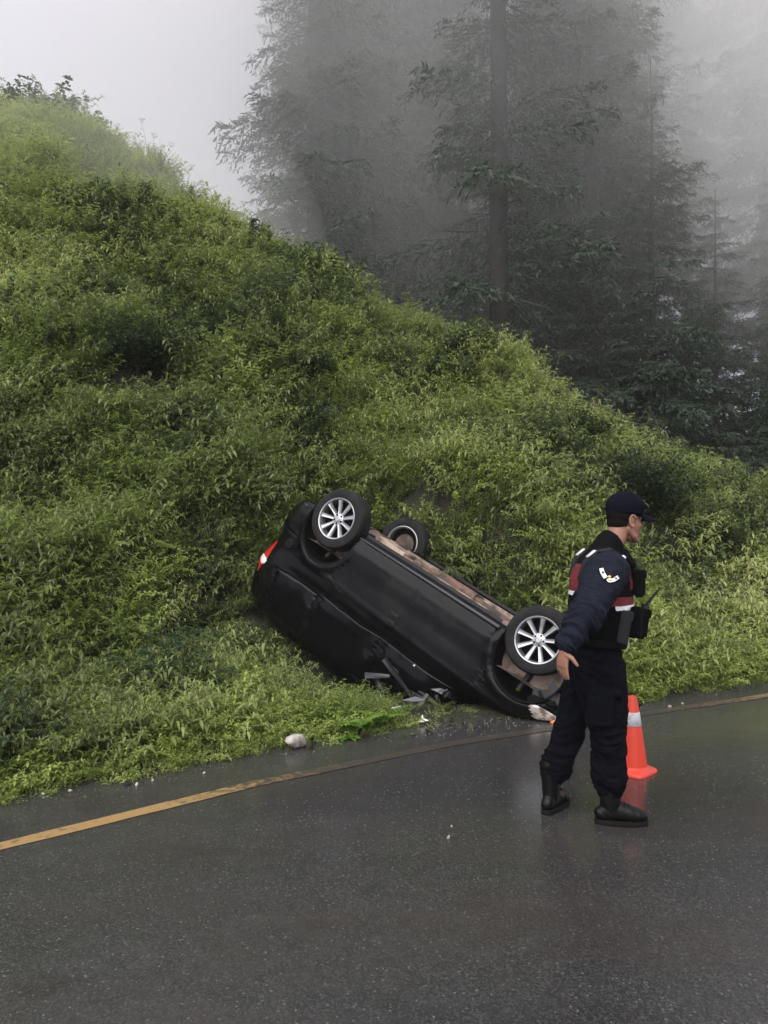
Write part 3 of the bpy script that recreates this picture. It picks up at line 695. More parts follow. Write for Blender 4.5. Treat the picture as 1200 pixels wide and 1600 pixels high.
def dirty_paint(m):
    n = m.node_tree.nodes; L = m.node_tree.links; b = n['Principled BSDF']; tc = n.new('ShaderNodeTexCoord'); src = b.inputs['Base Color'].links[0].from_socket
    def layer(src, scale, stretch, lo, hi, amt, col, rot=(0, 0, 0)):
        mp = n.new('ShaderNodeMapping'); mp.inputs['Scale'].default_value = stretch; mp.inputs['Rotation'].default_value = rot; L.new(tc.outputs['Object'], mp.inputs[0])
        t = n.new('ShaderNodeTexNoise'); t.inputs['Scale'].default_value = scale; t.inputs['Detail'].default_value = 7; t.inputs['Roughness'].default_value = .65; L.new(mp.outputs[0], t.inputs['Vector'])
        r = n.new('ShaderNodeMapRange'); r.inputs[1].default_value = lo; r.inputs[2].default_value = hi; r.inputs[4].default_value = amt; L.new(t.outputs['Fac'], r.inputs[0])
        x = n.new('ShaderNodeMix'); x.data_type = 'RGBA'; L.new(r.outputs[0], x.inputs[0]); L.new(src, x.inputs[6]); x.inputs[7].default_value = (*col, 1); return x.outputs[2], r.outputs[0]
    src, f1 = layer(src, 2.0, (1, 1, 1), .50, .72, .5, (.011, .0095, .008))
    src, f2 = layer(src, 5.0, (.5, 1, 14), .66, .72, .35, (.035, .035, .035), (0, .35, 0))
    src, f3 = layer(src, 26, (1, 1, 1), .70, .76, .6, (.06, .045, .03))
    L.new(src, b.inputs['Base Color'])
    ro = n.new('ShaderNodeMath'); ro.operation = 'MULTIPLY_ADD'; ro.inputs[1].default_value = .5; ro.inputs[2].default_value = .20; L.new(f1, ro.inputs[0]); L.new(ro.outputs[0], b.inputs['Roughness'])
dirty_paint(M_PAINT)
# rings: height, rear end, front end, half width, corner exponent
TB = [(.17, -1.95, 1.90, .74, 5), (.20, -2.06, 2.02, .795, 5), (.30, -2.15, 2.12, .845, 4.6), (.45, -2.20, 2.16, .878, 4.2), (.58, -2.20, 2.15, .882, 4.2),
      (.68, -2.18, 2.09, .878, 4.2), (.77, -2.18, 2.00, .874, 4.2), (.83, -2.18, 1.86, .870, 4.4), (.89, -2.18, 1.55, .862, 4.8), (.94, -2.18, 1.20, .85, 5.2),
      (1.0, -2.19, 1.06, .846, 5.5), (1.12, -2.20, .97, .842, 5.5), (1.26, -2.19, .86, .828, 5.2), (1.42, -2.16, .72, .80, 5), (1.56, -2.10, .52, .755, 4.5),
      (1.64, -1.98, .25, .67, 4), (1.68, -1.70, -.1, .50, 3.5), (1.69, -1.30, -.45, .25, 3)]
RG = catmull(TB, 120); NP = 300
def ring_uv(r_):
    z, xr, xf, w_, n_ = r_; th = np.linspace(0, 2 * np.pi, 2400, endpoint=False); c, s = np.cos(th), np.sin(th)
    x = (xr + xf) / 2 + (xf - xr) / 2 * np.sign(c) * np.abs(c) ** (2 / n_); y = w_ * np.sign(s) * np.abs(s) ** (2 / n_)
    dl = np.hypot(np.diff(x, append=x[0]), np.diff(y, append=y[0])); L_ = np.concatenate([[0], np.cumsum(dl)]); q_ = np.linspace(0, L_[-1], NP, endpoint=False)
    return np.stack([np.interp(q_, L_, np.append(x, x[0])), np.interp(q_, L_, np.append(y, y[0])), np.full(NP, z)], 1)
G = np.stack([ring_uv(r_) for r_ in RG])                      # (120, 300, 3)
def body_shape(P):
    """creases, bumper steps, then the crush damage"""
    x, y, z = P[..., 0].copy(), P[..., 1].copy(), P[..., 2].copy()
    side = sstep(.6, .8, np.abs(y)) * (1 - sstep(1.75, 2.05, np.abs(x)))
    y = y + np.sign(y) * side * (.005 * np.exp(-((z - .80 - .03 * x) / .035) ** 2) - .016 * np.exp(-((z - .56) / .12) ** 2) + .010 * np.exp(-((z - .33) / .05) ** 2))
    # wheel arch flares
    for wx in (-1.29, WFX):
        r_ = np.hypot(x - wx, z - .33); y = y + np.sign(y) * sstep(.55, .7, np.abs(y)) * .022 * np.exp(-((r_ - .40) / .05) ** 2)
    x = x + np.sign(x) * .02 * (1 - sstep(.56, .60, z)) * sstep(1.7, 1.95, np.abs(x))
    # roof pushed down, more at the front; bent bonnet
    k = sstep(.92, 1.44, z) * (.02 + .04 * sstep(-.9, .7, x)); z = z - k
    n1 = (fbm(np.stack([x.ravel() * 2.2, y.ravel() * 2.2, z.ravel() * 2.5], 1), 5, 3).reshape(x.shape) - .5)
    d = sstep(.78, 1.1, z) * .10 + .012; y = y + np.sign(y) * n1 * d * .8 * sstep(.3, .6, np.abs(y)); z = z + n1 * d * sstep(.85, 1.0, z)
    x = x + n1 * .05 * sstep(1.6, 2.0, x)
    wz = CT[2] + CS * (CR[2, 0] * x + CR[2, 1] * y + CR[2, 2] * z); z = z - np.maximum(.015 - wz, 0) / (CS * .8887) * .98      # flattened against the road
    return np.stack([x, y, z], -1)
Gd = body_shape(G)
C0 = (G[:-1] + G[1:]) / 2; C0 = (C0 + np.roll(C0, -1, 1)) / 2      # face centres, undamaged
X, Y, Z = C0[..., 0], C0[..., 1], C0[..., 2]; AY = np.abs(Y)
fr = np.interp(Z, RG[:, 0], RG[:, 2]); rr_ = np.interp(Z, RG[:, 0], RG[:, 1]); hw = np.interp(Z, RG[:, 0], RG[:, 3])
lab = np.full(X.shape, 'body', dtype=object); sl = AY > .80 * hw
def setl(mask, name): lab[mask] = name
lr = np.where(Y > 0, 'L', 'R')
setl(sl & (X > 1.05) & (Z > .5) & (X < 1.75), 'front_fender')
setl((Z > .77) & (X > 1.03) & (AY < .77), 'bonnet')
xa = 1.02 - (Z - 1.0) * .95
setl(sl & (Z > .97) & (Z < 1.53) & (X < xa - .12) & (X > -.02), 'front_window')
setl(sl & (Z > .97) & (Z < 1.53) & (X < -.10) & (X > -.98), 'rear_window')
setl(sl & (Z > 1.0) & (Z < 1.51) & (X < -1.05) & (X > -1.72 + .4 * (Z - 1)), 'quarter_window')
setl((Z > .98) & (Z < 1.54) & (AY < hw - .11) & (X > fr - .30), 'windscreen')
setl((Z > .30) & (Z < .97) & sl & (X > -.03) & (X < 1.00), 'front_door')
setl((Z > .30) & (Z < .97) & sl & (X <= -.06) & (X > -.98) & (np.hypot(X + 1.29, Z - .33) > .44), 'rear_door')
setl((Z <= .29) & (np.abs(X) < .92) & sl, 'sill')
setl((Z < .585) & (X > 1.66), 'front_bumper'); setl((Z < .60) & (X < -1.70), 'rear_bumper')
setl((Z > .62) & (Z < .79 - .05 * (2.1 - X)) & (X > 1.50 + .9 * (Z - .62)) & (AY > .42), 'headlight')
setl((Z > .80) & (Z < 1.22) & (X < -1.93 - .4 * np.abs(Z - 1.02)) & (AY > .56), 'tail_light')
setl((lab == 'tail_light') & (np.abs(Z - 1.04) < .04) & (AY > .60), 'reversing_lamp')
setl((Z > .62) & (Z < 1.12) & (X < rr_ + .12) & (AY < .56), 'tailgate')
setl((Z > 1.13) & (Z < 1.57) & (X < rr_ + .2) & (AY < hw - .12), 'tailgate_window')
setl(((X - WFX) ** 2 + (Z - .33) ** 2 < .362 ** 2) & (AY > .5), 'cut'); setl(((X + 1.29) ** 2 + (Z - .33) ** 2 < .362 ** 2) & (AY > .5), 'cut')
MM = {'front_window': M_GLASS, 'rear_window': M_GLASS, 'quarter_window': M_GLASS, 'windscreen': M_GLASS, 'tailgate_window': M_GLASS, 'headlight': M_LENSW,
      'tail_light': M_RED, 'reversing_lamp': M_LENSP, 'sill': M_PAINT, 'cut': None}
nR, nP = G.shape[:2]
VV = Gd.reshape(-1, 3); V0 = G.reshape(-1, 3)
ii, jj = np.meshgrid(np.arange(nR - 1), np.arange(nP), indexing='ij')
FF = np.stack([ii * nP + jj, ii * nP + (jj + 1) % nP, (ii + 1) * nP + (jj + 1) % nP, (ii + 1) * nP + jj], -1)
# surface normals of the grid
du = np.roll(Gd, -1, 1) - np.roll(Gd, 1, 1); dv = np.gradient(Gd, axis=0); NN = np.cross(du, dv); NN /= np.linalg.norm(NN, axis=-1)[..., None] + 1e-9; NN = NN.reshape(-1, 3)
if (NN * VV).sum() < 0: NN = -NN
# arch edges snapped to a true circle
cutv = set(FF[lab == 'cut'].ravel()) & set(FF[lab != 'cut'].ravel())
for v in cutv:
    wx = WFX if V0[v, 0] > 0 else -1.29; d = np.array([V0[v, 0] - wx, V0[v, 2] - .33]); r_ = np.linalg.norm(d)
    if abs(r_ - .362) < .05: VV[v, 0] += d[0] / r_ * (.366 - r_); VV[v, 2] += d[1] / r_ * (.366 - r_)
SIDED = {'reversing_lamp', 'front_fender', 'front_window', 'rear_window', 'quarter_window', 'front_door', 'rear_door', 'sill', 'headlight', 'tail_light'}
def panel(name, mask, m, inset=.0065):
    f = FF[mask]
    if len(f) == 0: return None
    ids, inv = np.unique(f.ravel(), return_inverse=True); f2 = inv.reshape(-1, 4)
    ed = np.sort(np.concatenate([f2[:, [0, 1]], f2[:, [1, 2]], f2[:, [2, 3]], f2[:, [3, 0]]]), axis=1)
    u_, c_ = np.unique(ed, axis=0, return_counts=True); rim = np.unique(u_[c_ == 1].ravel())
    P = VV[ids].copy(); P[rim] -= NN[ids[rim]] * inset
    if name.endswith('window') or name == 'windscreen':
        P -= NN[ids] * .003; P[rim] -= NN[ids[rim]] * .003
    ob = npobj(name, P, f2[:, ::-1] if FLIP else f2, m, car); return ob
fn = np.cross(VV[FF[60, 10, 1]] - VV[FF[60, 10, 0]], VV[FF[60, 10, 2]] - VV[FF[60, 10, 0]]); FLIP = float(fn @ NN[FF[60, 10, 0]]) < 0
for nm in sorted(set(lab.ravel())):
    if nm == 'cut': continue
    for sgn in ((1, -1) if nm in SIDED else (0,)):
        mk = (lab == nm) & ((Y * sgn > 0) if sgn else True)
        ob = panel(nm, mk, MM.get(nm, M_PAINT))
        if ob is not None and nm == 'tail_light' : ob['label'] = 'red tail light'
# roof cap and floor pan
mb = MB(); top = VV.reshape(nR, nP, 3)[-1]; bot = VV.reshape(nR, nP, 3)[0]
mb.add([tuple(p) for p in top[::3]], [tuple(range(len(top[::3])))]); mb.build('roof', M_PAINT, car)
nb_ = 26; vs = []; fs = []
gx_ = np.linspace(-1.88, 1.86, 70); gy_ = np.linspace(-.735, .735, nb_)
zz = .25 - .03 * (np.abs(((gy_[None, :] * 5.3) % 1) - .5) < .22) * (np.abs(gy_)[None, :] < .62) - .02 * (vnoise(np.stack([np.repeat(gx_, nb_) * 3, np.tile(gy_, 70) * 3], 1), 2).reshape(70, nb_))
zz = zz + .10 * np.exp(-(gy_[None, :] / .11) ** 2)          # exhaust tunnel
wcut = np.minimum(np.hypot(gx_[:, None] - WFX, 0), np.hypot(gx_[:, None] + 1.29, 0)) < .40
zz = zz + .30 * wcut * (np.abs(gy_)[None, :] > .50)
V = np.stack([np.repeat(gx_, nb_), np.tile(gy_, 70), zz.ravel()], 1); i, j = np.meshgrid(np.arange(69), np.arange(nb_ - 1), indexing='ij')
F = np.stack([i * nb_ + j, i * nb_ + j + 1, (i + 1) * nb_ + j + 1, (i + 1) * nb_ + j], -1).reshape(-1, 4)
npobj('floor_pan', V, F, M_UND, car)
mb = MB()
for y_ in (-.42, .42):
    mb.box((-.1, y_, 0.195), (2.0, .09, .06), bev=.01); mb.box((1.45, y_, 0.210), (.8, .08, .07), bev=.01)
mb.box((-1.29, 0, 0.220), (.12, 1.15, .10), bev=.02); mb.box((1.25, 0, 0.210), (.34, .95, .08), bev=.03)
mb.build('chassis_rail', M_UND, car, angle=30)
mb = MB(); mb.tube([(1.5, .05, .22), (.9, .02, .20), (.2, .05, .18), (-.6, .0, .19), (-1.1, -.15, .17), (-1.5, -.3, .2), (-2.02, -.42, .20)], .028, 10); mb.build('exhaust_pipe', M_RUST, car)
for a_, b_, r_ in (((-1.45, -.35, .25), (-1.95, -.35, .26), .09), ((-.3, .02, .19), (.25, .03, .19), .07)):
    mb = MB(); mb.tube([a_, b_], r_, 16, rnd=False); mb.build('silencer', M_RUST, car, angle=40)
mb = MB(); mb.box((-.78, .28, .19), (.55, .50, .12), bev=.04); mb.build('fuel_tank', M_UNDP, car, angle=40)
for c_, d_ in (((.35, .60, .20), (1.1, .20, .018)), ((-.55, .62, .20), (.5, .16, .02))):
    mb = MB(); mb.box(c_, d_, bev=.006); mb.build('under_shield', M_UNDP, car, angle=40)
for sy in (1, -1):          # pinch weld along the sill
    mb = MB(); mb.box((.0, sy * .752, .158), (1.80, .012, .036), bev=.003); mb.build('sill_flange', M_TRIM, car, angle=30)
    mb = MB(); mb.tube([(-.92, sy * .818, .215), (.92, sy * .818, .215)], (.012, .02), 8, side=(0, 1, 0)); mb.build('sill_moulding', mat('satin_trim', (.03, .033, .038), .35), car)
# wheel wells
for wx in (WFX, -1.29):
    for sy in (1, -1):
        mb = MB(); n_ = 28; vs = []; fs = []
        for k in range(n_ + 1):
            q_ = R(-30 + 240 * k / n_); c, s = math.cos(q_), math.sin(q_)
            for r_, y_ in ((.366, .868), (.350, .850), (.372, .835), (.375, .50), (.10, .48)): vs.append((wx + r_ * c, sy * y_, .33 + r_ * s))
        for k in range(n_):
            for m_ in range(4): fs.append((k * 5 + m_, (k + 1) * 5 + m_, (k + 1) * 5 + m_ + 1, k * 5 + m_ + 1))
        mb.add(vs, fs); mb.build('wheel_arch', M_DARK, car, angle=40)
        mb = MB(); mb.tube([(wx - .02, sy * .45, .26), (wx - .03, sy * .62, .62)], .035, 10); mb.tube([(wx, sy * .62, .24), (wx, sy * .2, .22)], .03, 8)
        mb.tube([(wx + .3, sy * .3, .17), (wx, sy * .6, .21), (wx - .28, sy * .3, .17)], .028, 8); mb.build('suspension_arm', M_TRIM, car)
# wheels: tyre > rim, spokes, hub, brake disc, nuts
def make_wheel():
    t = MB(); R0 = .318; prof = [(.205, -.095), (.222, -.104), (.262, -.108), (.296, -.100), (.309, -.086)]
    for g_ in (-.055, -.0, .055): prof += [(.3165, g_ - .012), (.3165, g_ - .008), (.308, g_ - .006), (.308, g_ + .006), (.3165, g_ + .008), (.3165, g_ + .012)]
    prof += [(.309, .086), (.296, .100), (.262, .108), (.222, .104), (.205, .095), (.20, 0)]
    t.lathe(prof, 64, axis='Y', close=True); tyre = t.build('wheel', M_RUB, angle=32)
    r_ = MB(); r_.lathe([(.213, .098), (.218, .104), (.213, .109), (.204, .106), (.198, .094), (.193, .05), (.188, -.085), (.205, -.10), (.212, -.098), (.20, -.08), (.20, .09)], 64, axis='Y', close=True)
    rim = r_.build('rim', M_ALLOY, tyre, angle=40)
    bk = MB(); bk.lathe([(.0, .0), (.192, .0), (.192, -.01), (.0, -.01)], 40, axis='Y'); bk.lathe([(.0, .022), (.135, .022), (.135, .008), (0, .008)], 40, axis='Y'); bk.build('brake_disc', M_DARK, tyre)
    for k in range(9):
        q_ = 2 * math.pi * k / 9 + .17; M_ = Matrix.Rotation(q_, 3, 'Y'); s = MB(); n_ = 7; vs = []
        for i in range(n_):
            u = i / (n_ - 1); rad = .045 + u * .160; wd = .0160 + .0085 * u + .004 * (u > .9); yo = .068 + .022 * u ** 1.4 ; yi = yo - .026
            for (a, b) in ((-wd * .72, yo), (-.004, yo - .003), (.004, yo - .003), (wd * .72, yo), (wd, yo - .010), (wd, yi), (-wd, yi), (-wd, yo - .010)):
                vs.append(M_ @ Vector((rad, b, a)))
        fs = [(i * 8 + m_, i * 8 + (m_ + 1) % 8, (i + 1) * 8 + (m_ + 1) % 8, (i + 1) * 8 + m_) for i in range(n_ - 1) for m_ in range(8)]
        fs += [tuple(range(8))[::-1], tuple((n_ - 1) * 8 + m_ for m_ in range(8))]; s.add(vs, fs); s.build('spoke', M_ALLOY, tyre, angle=30)
    h = MB(); h.lathe([(0, .082), (.022, .082), (.028, .078), (.030, .072), (.062, .066), (.068, .058), (.064, .03), (0, .03)], 40, axis='Y'); h.build('hub', M_ALLOY, tyre, angle=30)
    for k in range(5):
        q_ = 2 * math.pi * k / 5; n2 = MB(); n2.lathe([(0, .076), (.009, .076), (.0105, .070), (.0105, .060)], 6, axis='Y', c=(math.cos(q_) * .046, 0, math.sin(q_) * .046)); n2.build('wheel_nut', M_DARK, tyre, angle=30)
    return tyre
wheel0 = make_wheel()
def place_wheel(src, loc, rot):
    if src is wheel0 and not wheel0.parent: o_ = wheel0
    else:
        o_ = src.copy(); COL.objects.link(o_)
        for ch in src.children: c_ = ch.copy(); COL.objects.link(c_); c_.parent = o_
    o_.parent = car; o_.location = loc; o_.rotation_euler = rot; o_.scale = (1.08, 1.05, 1.08); return o_
place_wheel(wheel0, (WFX - .04, .765, .115), (0, .3, R(-4))).scale = (1.02, 1.0, 1.02)
place_wheel(wheel0, (-1.29, .765, .17), (0, 1.1, 0))
place_wheel(wheel0, (-1.29, -.765, .16), (0, .7, R(180)))
place_wheel(wheel0, (WFX, -.765, .24), (0, 0, R(176)))
# inside of the right rear rim shows: barrel and brake
mb = MB(); mb.lathe([(.0, -.03), (.13, -.03), (.14, -.05), (.05, -.07), (0, -.07)], 30, axis='Y', c=(-1.29, -.70, .16)); mb.build('brake_drum', M_RUST, car)
# lamps detail: bulb bowls in the headlights, reflectors
for sy in (1, -1):
    mb = MB(); mb.ball((1.80, sy * .70, .69), (.05, .05, .04)); mb.build('turn_signal', M_AMB, car)
for x_, z_ in ((-.80, .80), (.12, .79)):
    mb = MB(); mb.box((x_, .885, z_), (.17, .018, .028), bev=.006); mb.build('door_handle', M_PAINT, car, angle=30)
mb = MB(); mb.lathe([(0, .893), (.055, .893), (.062, .888), (.062, .86)], 30, axis='Y', c=(-1.68, 0, .70)); mb.build('fuel_flap', M_PAINT, car, angle=30)
# torn plastic hanging in front of the wheel, loose liner
mb = MB()
for k, (a, b, c, d) in enumerate(((1.62, .84, .50, .3), (1.70, .82, .44, -.5), (1.55, .80, .58, .9))):
    mb.box((a, b, c), (.22, .008, .07), Matrix.Rotation(d, 3, 'Y') @ Matrix.Rotation(.3 * k, 3, 'Z'), bev=.002)
mb.build('torn_liner', M_TRIM, car, angle=30)
# crumpled pillar and window frame where the roof met the road
r2 = np.random.default_rng(5)
for k in range(9):
    c_ = (r2.uniform(-.5, 1.0), r2.uniform(.74, .90), r2.uniform(1.05, 1.5)); mb = MB()
    mb.tube([c_, (c_[0] + r2.uniform(-.2, .2), c_[1] + r2.uniform(-.04, .06), c_[2] + r2.uniform(-.06, .1)), (c_[0] + r2.uniform(-.35, .35), c_[1] + r2.uniform(-.04, .10), c_[2] + r2.uniform(-.15, .12))], [(.012, .03), (.015, .035), (.006, .02)], 6, side=(0, 1, 0)); mb.build('bent_frame', M_TRIM if k % 3 else M_GREYP, car)
# licence plate on the nose and the grille
mb = MB(); mb.box((2.165, 0, .42), (.012, .52, .11), bev=.003); mb.build('number_plate', M_WHITEP, car, angle=30)
mb = MB()
for k in range(4): mb.box((2.14 - .02 * k, 0, .56 + .028 * k), (.03, .8, .009), bev=.002)
mb.build('grille', M_TRIM, car, angle=30)
mb = MB(); mb.tube([(.92, .86, .98), (.90, .98, 1.0)], .02, 8); mb.box((.90, 1.0, 1.0), (.09, .15, .11), Matrix.Rotation(.3, 3, 'X'), bev=.025); mb.build('wing_mirror', M_PAINT, car)

# ------------------------------------------------------------------ the man in uniform
MX, MY = 1.205, 4.40
man_loc = Vector((MX, MY, 0))
M_SKIN = mat('skin', (.30, .15, .10), .5, noise=(14, (.24, .11, .075), .4, .7), bump=(60, .15, .002))
M_HAIR = mat('short_black_hair', (.006, .005, .0045), .85, spec=.1, bump=(200, .6, .002))
M_JACK = mat('navy_cloth', (.0085, .0105, .018), .9, spec=.12, noise=(30, (.012, .014, .023), .4, .6), bump=(420, .25, .001))
M_TROU = mat('dark_navy_cloth', (.0022, .0026, .0045), .95, spec=.06, noise=(24, (.004, .0045, .007), .4, .6), bump=(420, .25, .001))
M_VEST = mat('black_nylon', (.0022, .0024, .003), .8, spec=.10, bump=(300, .3, .001))
M_VRED = mat('dark_red_cloth', (.13, .009, .014), .8, bump=(300, .3, .001))
M_WHT = mat('white_reflective_tape', (.72, .72, .74), .4)
M_GREY = mat('grey_webbing', (.016, .018, .019), .8, spec=.2, bump=(300, .4, .001))
M_BOOT = mat('black_leather', (.003, .003, .003), .34, spec=.22, bump=(45, .35, .004))
M_SOLE = mat('black_sole', (.005, .005, .005), .8, spec=.15)
M_CAP = mat('navy_cap_cloth', (.0035, .0042, .009), .9, spec=.08, bump=(380, .3, .001))
M_YEL = mat('yellow_thread', (.75, .50, .08), .6); M_EYE = mat('eye_white', (.6, .56, .52), .2); M_LIP = mat('lips', (.38, .17, .14), .5)

# head frame: face looks along +x, a little away from the camera
HY = R(20); HM = Matrix.Rotation(HY, 3, 'Z') @ Matrix.Rotation(R(4), 3, 'Y'); HCn = Vector((.182, .02, 1.685))
def hp(x, y, z): return tuple(HCn + HM @ Vector((x, y, z)))
bd = MB()
bd.ball(hp(-.012, 0, .045), (.100, .076, .098), HM); bd.ball(hp(.040, 0, -.02), (.058, .060, .085), HM)       # skull, face
bd.ball(hp(.042, 0, -.075), (.050, .048, .045), HM); bd.ball(hp(.080, 0, -.108), (.020, .024, .018), HM)       # jaw, chin
for s in (1, -1):
    bd.ball(hp(.052, s * .040, -.022), (.032, .020, .030), HM)                                                 # cheek
    bd.tube([hp(-.012, s * .052, -.045), hp(.03, s * .047, -.088), hp(.072, s * .018, -.110)], (.016, .014), 10)  # jaw line
    bd.ball(hp(.080, s * .028, .034), (.016, .024, .011), HM)                                                  # brow
bd.tube([hp(.086, 0, .028), hp(.102, 0, .0), hp(.116, 0, -.024)], [(.010, .009), (.011, .010), (.014, .013)], 10)   # nose
for s in (1, -1): bd.ball(hp(.104, s * .012, -.026), (.011, .009, .009), HM)
bd.ball(hp(.091, 0, -.056), (.014, .022, .007), HM); bd.ball(hp(.089, 0, -.068), (.014, .020, .008), HM)       # lips
for s in (1, -1):                                                                                              # ears: rim and lobe
    e = [hp(-.002 - .017 * math.cos(q_) - .006, s * (.076 + .012 * (1 - math.cos(q_)) * .6), -.002 + .033 * math.sin(q_)) for q_ in np.linspace(-1.9, 2.6, 10)]
    bd.tube(e, .0058, 8); bd.ball(hp(.0, s * .074, -.030), (.010, .008, .011), HM); bd.ball(hp(-.006, s * .074, .0), (.016, .006, .024), HM)
bd.tube([hp(-.040, 0, -.04), hp(-.055, 0, -.10), (.085, .005, 1.50), (.055, 0, 1.42)], [(.060, .056), (.058, .056), (.062, .066), (.085, .10)], 18)   # neck
bd.tube([(.05, 0, 1.46), (.03, 0, 1.30), (.02, 0, 1.12), (.01, 0, .98), (.0, 0, .86)], [(.09, .15), (.105, .165), (.10, .145), (.105, .145), (.10, .15)], 20, side=(1, 0, 0))
SH_R, EL_R, WR_R = (.015, -.20, 1.425), (-.125, -.315, 1.20), (-.265, -.40, 1.028)
SH_L, EL_L, WR_L = (.04, .20, 1.42), (.0, .29, 1.15), (.05, .27, .93)
bd.tube([(.03, -.05, 1.41), SH_R, EL_R, WR_R], [.07, .058, .042, .027], 14); bd.tube([(.03, .05, 1.41), SH_L, EL_L, WR_L], [.07, .058, .042, .027], 14)
HIP_R, KN_R, AN_R = (.0, -.085, .90), (.045, -.095, .49), (.052, -.103, .14)
HIP_L, KN_L, AN_L = (-.01, .085, .90), (-.115, .085, .50), (-.225, .085, .14)
bd.tube([HIP_R, KN_R, AN_R], [.085, .055, .030], 14); bd.tube([HIP_L, KN_L, AN_L], [.085, .055, .030], 14)
def hand(mb, W, fwd, back, thumb, curl=.25, k=1.0):
    """palm and five fingers; fwd = wrist to fingers, back = out of the back of the hand"""
    W = Vector(W); f = Vector(fwd).normalized(); b_ = Vector(back); b_ = (b_ - f * b_.dot(f)).normalized(); s = b_.cross(f) * thumb
    mb.tube([W - f * .02, W + f * .02 * k, W + f * .055 * k, W + f * .09 * k], [(.022, .017), (.030, .015), (.040, .015), (.040, .012)], 14, side=s)
    for q_, (o_, l_, r_, a_) in enumerate(((.030, .070, .0088, .10), (.011, .080, .0090, .02), (-.009, .074, .0086, -.05), (-.028, .058, .0078, -.14))):
        p = W + f * .088 * k + s * o_; d = (f + s * a_).normalized(); P = [p - d * .03, p]; c = curl * (.7 + .25 * q_)
        for j_, u in enumerate((.44, .31, .25)):
            c2 = c * (j_ + 1) * .75; P.append(P[-1] + (d * math.cos(c2) - b_ * math.sin(c2)) * l_ * u * k)
        mb.tube(P, [r_, r_ * 1.05, r_, r_ * .95, r_ * .82], 10)
    p = W + f * .022 * k + s * .022; d1 = (f * .35 + s * .9 - b_ * .3).normalized(); d2 = (f * .7 + s * .6 - b_ * .3).normalized()
    mb.tube([p, p + d1 * .034, p + d1 * .034 + d2 * .024, p + d1 * .034 + d2 * .044], [.015, .0125, .0105, .0085], 10)
hand(bd, (-.272, -.405, 1.012), (-.10, .02, -1), (-.80, -.55, .08), 1, .26, .92)
hand(bd, (.052, .27, .92), (.1, -.05, -1), (.2, .9, .1), -1, .4)
M_ = M_SKIN
man = remesh(bd, 'person', M_SKIN, None, .0042, 3)
man.location = man_loc
tag(man, 'uniformed man in navy cap and red banded vest standing in front of the overturned car', 'person')

def folds(scale, amp, axis, seed=0, ring=26, ramp=1.):
    """soft creases lying across a limb"""
    axis = np.array(axis, float); axis /= np.linalg.norm(axis)
    def fn(co, no):
        wob = np.stack([fbm(co * scale * .35 + k * 31, seed + 40 + k, 2) for k in range(3)], 1) - .5
        co = co + wob * (2.6 / scale); t = co @ axis; q_ = co - t[:, None] * axis
        P = np.concatenate([q_ * scale * .55, (t * scale * 1.5)[:, None]], 1)[:, :3] if False else (q_ * scale * .5 + axis * (t * scale * 1.6)[:, None])
        n1 = fbm(P + 11 * seed, seed, 3); n2 = vnoise(P * 2.3 + 5, seed + 9)
        mask = .35 + 1.1 * fbm(co * scale * .25 + 3, seed + 70, 2)
        return amp * mask * ((1 - np.abs(n1 * 2 - 1) ** .55) * 1.5 - .75 + .35 * (n2 - .5))
    return fn
# trousers, bloused into the boots
tb = MB()
tb.tube([(-.005, 0, 1.00), (-.005, 0, .93), (-.003, 0, .85), (.0, 0, .80)], [(.140, .165), (.155, .178), (.162, .182), (.15, .17)], 24, side=(1, 0, 0))
tb.tube([(.0, -.085, .88), (.012, -.092, .74), (.038, -.096, .60), (.045, -.097, .49), (.050, -.100, .34), (.053, -.102, .25), (.052, -.102, .212)], [(.150, .098), (.142, .100), (.120, .094), (.094, .082), (.088, .078), (.088, .078), (.074, .070)], 20, side=(1, 0, 0))
tb.tube([(-.01, .085, .88), (-.035, .09, .74), (-.085, .09, .60), (-.115, .09, .50), (-.165, .09, .36), (-.205, .09, .255), (-.212, .09, .215)], [(.130, .095), (.120, .098), (.103, .092), (.090, .082), (.086, .078), (.086, .078), (.072, .070)], 20, side=(1, 0, 0))
tb.box((-.02, -.188, .64), (.16, .05, .18), Matrix.Rotation(.08, 3, 'Y'), bev=.015)       # thigh pocket
tb.box((.02, -.186, .735), (.17, .05, .05), Matrix.Rotation(.08, 3, 'Y'), bev=.012)
def trf(co, no):
    z = co[:, 2]; low = sstep(.40, .16, z); a = folds(9, .016, (0, 0, 1), 3)(co, no); b_ = folds(22, .012, (0, 0, 1), 5)(co, no)
    return a * (.6 + .9 * sstep(.62, .42, z)) + b_ * low * 1.2 
remesh(tb, 'trousers', M_TROU, man, .006, 5, trf)
# jacket with sleeves, one continuous garment
jb = MB()
jb.tube([(.055, 0, 1.50), (.045, 0, 1.45), (.035, 0, 1.36), (.022, 0, 1.22), (.012, 0, 1.10), (.006, 0, 1.03), (.005, 0, .995)], [(.075, .085), (.105, .165), (.128, .195), (.135, .19), (.132, .178), (.136, .175), (.138, .175)], 26, side=(1, 0, 0))
jb.tube([(.04, -.11, 1.435), (.018, -.195, 1.415), (-.05, -.255, 1.315), EL_R, (-.170, -.345, 1.145), (-.238, -.385, 1.062), (-.254, -.393, 1.040)], [(.100, .088), (.122, .098), (.108, .094), (.086, .082), (.074, .076), (.056, .062), (.047, .052)], 20, side=(1, 0, .3))
jb.tube([(.04, .11, 1.435), (.035, .195, 1.415), (.03, .24, 1.30), EL_L, (.02, .285, 1.06), (.045, .272, .96)], [(.085, .085), (.09, .09), (.08, .085), (.068, .07), (.062, .065), (.052, .05)], 20, side=(1, 0, .3))
jb.tube([(.062, .0, 1.475), (.075, .0, 1.515), (.083, .0, 1.535)], [(.085, .085), (.075, .073), (.072, .070)], 20, side=(1, 0, 0))     # stand collar
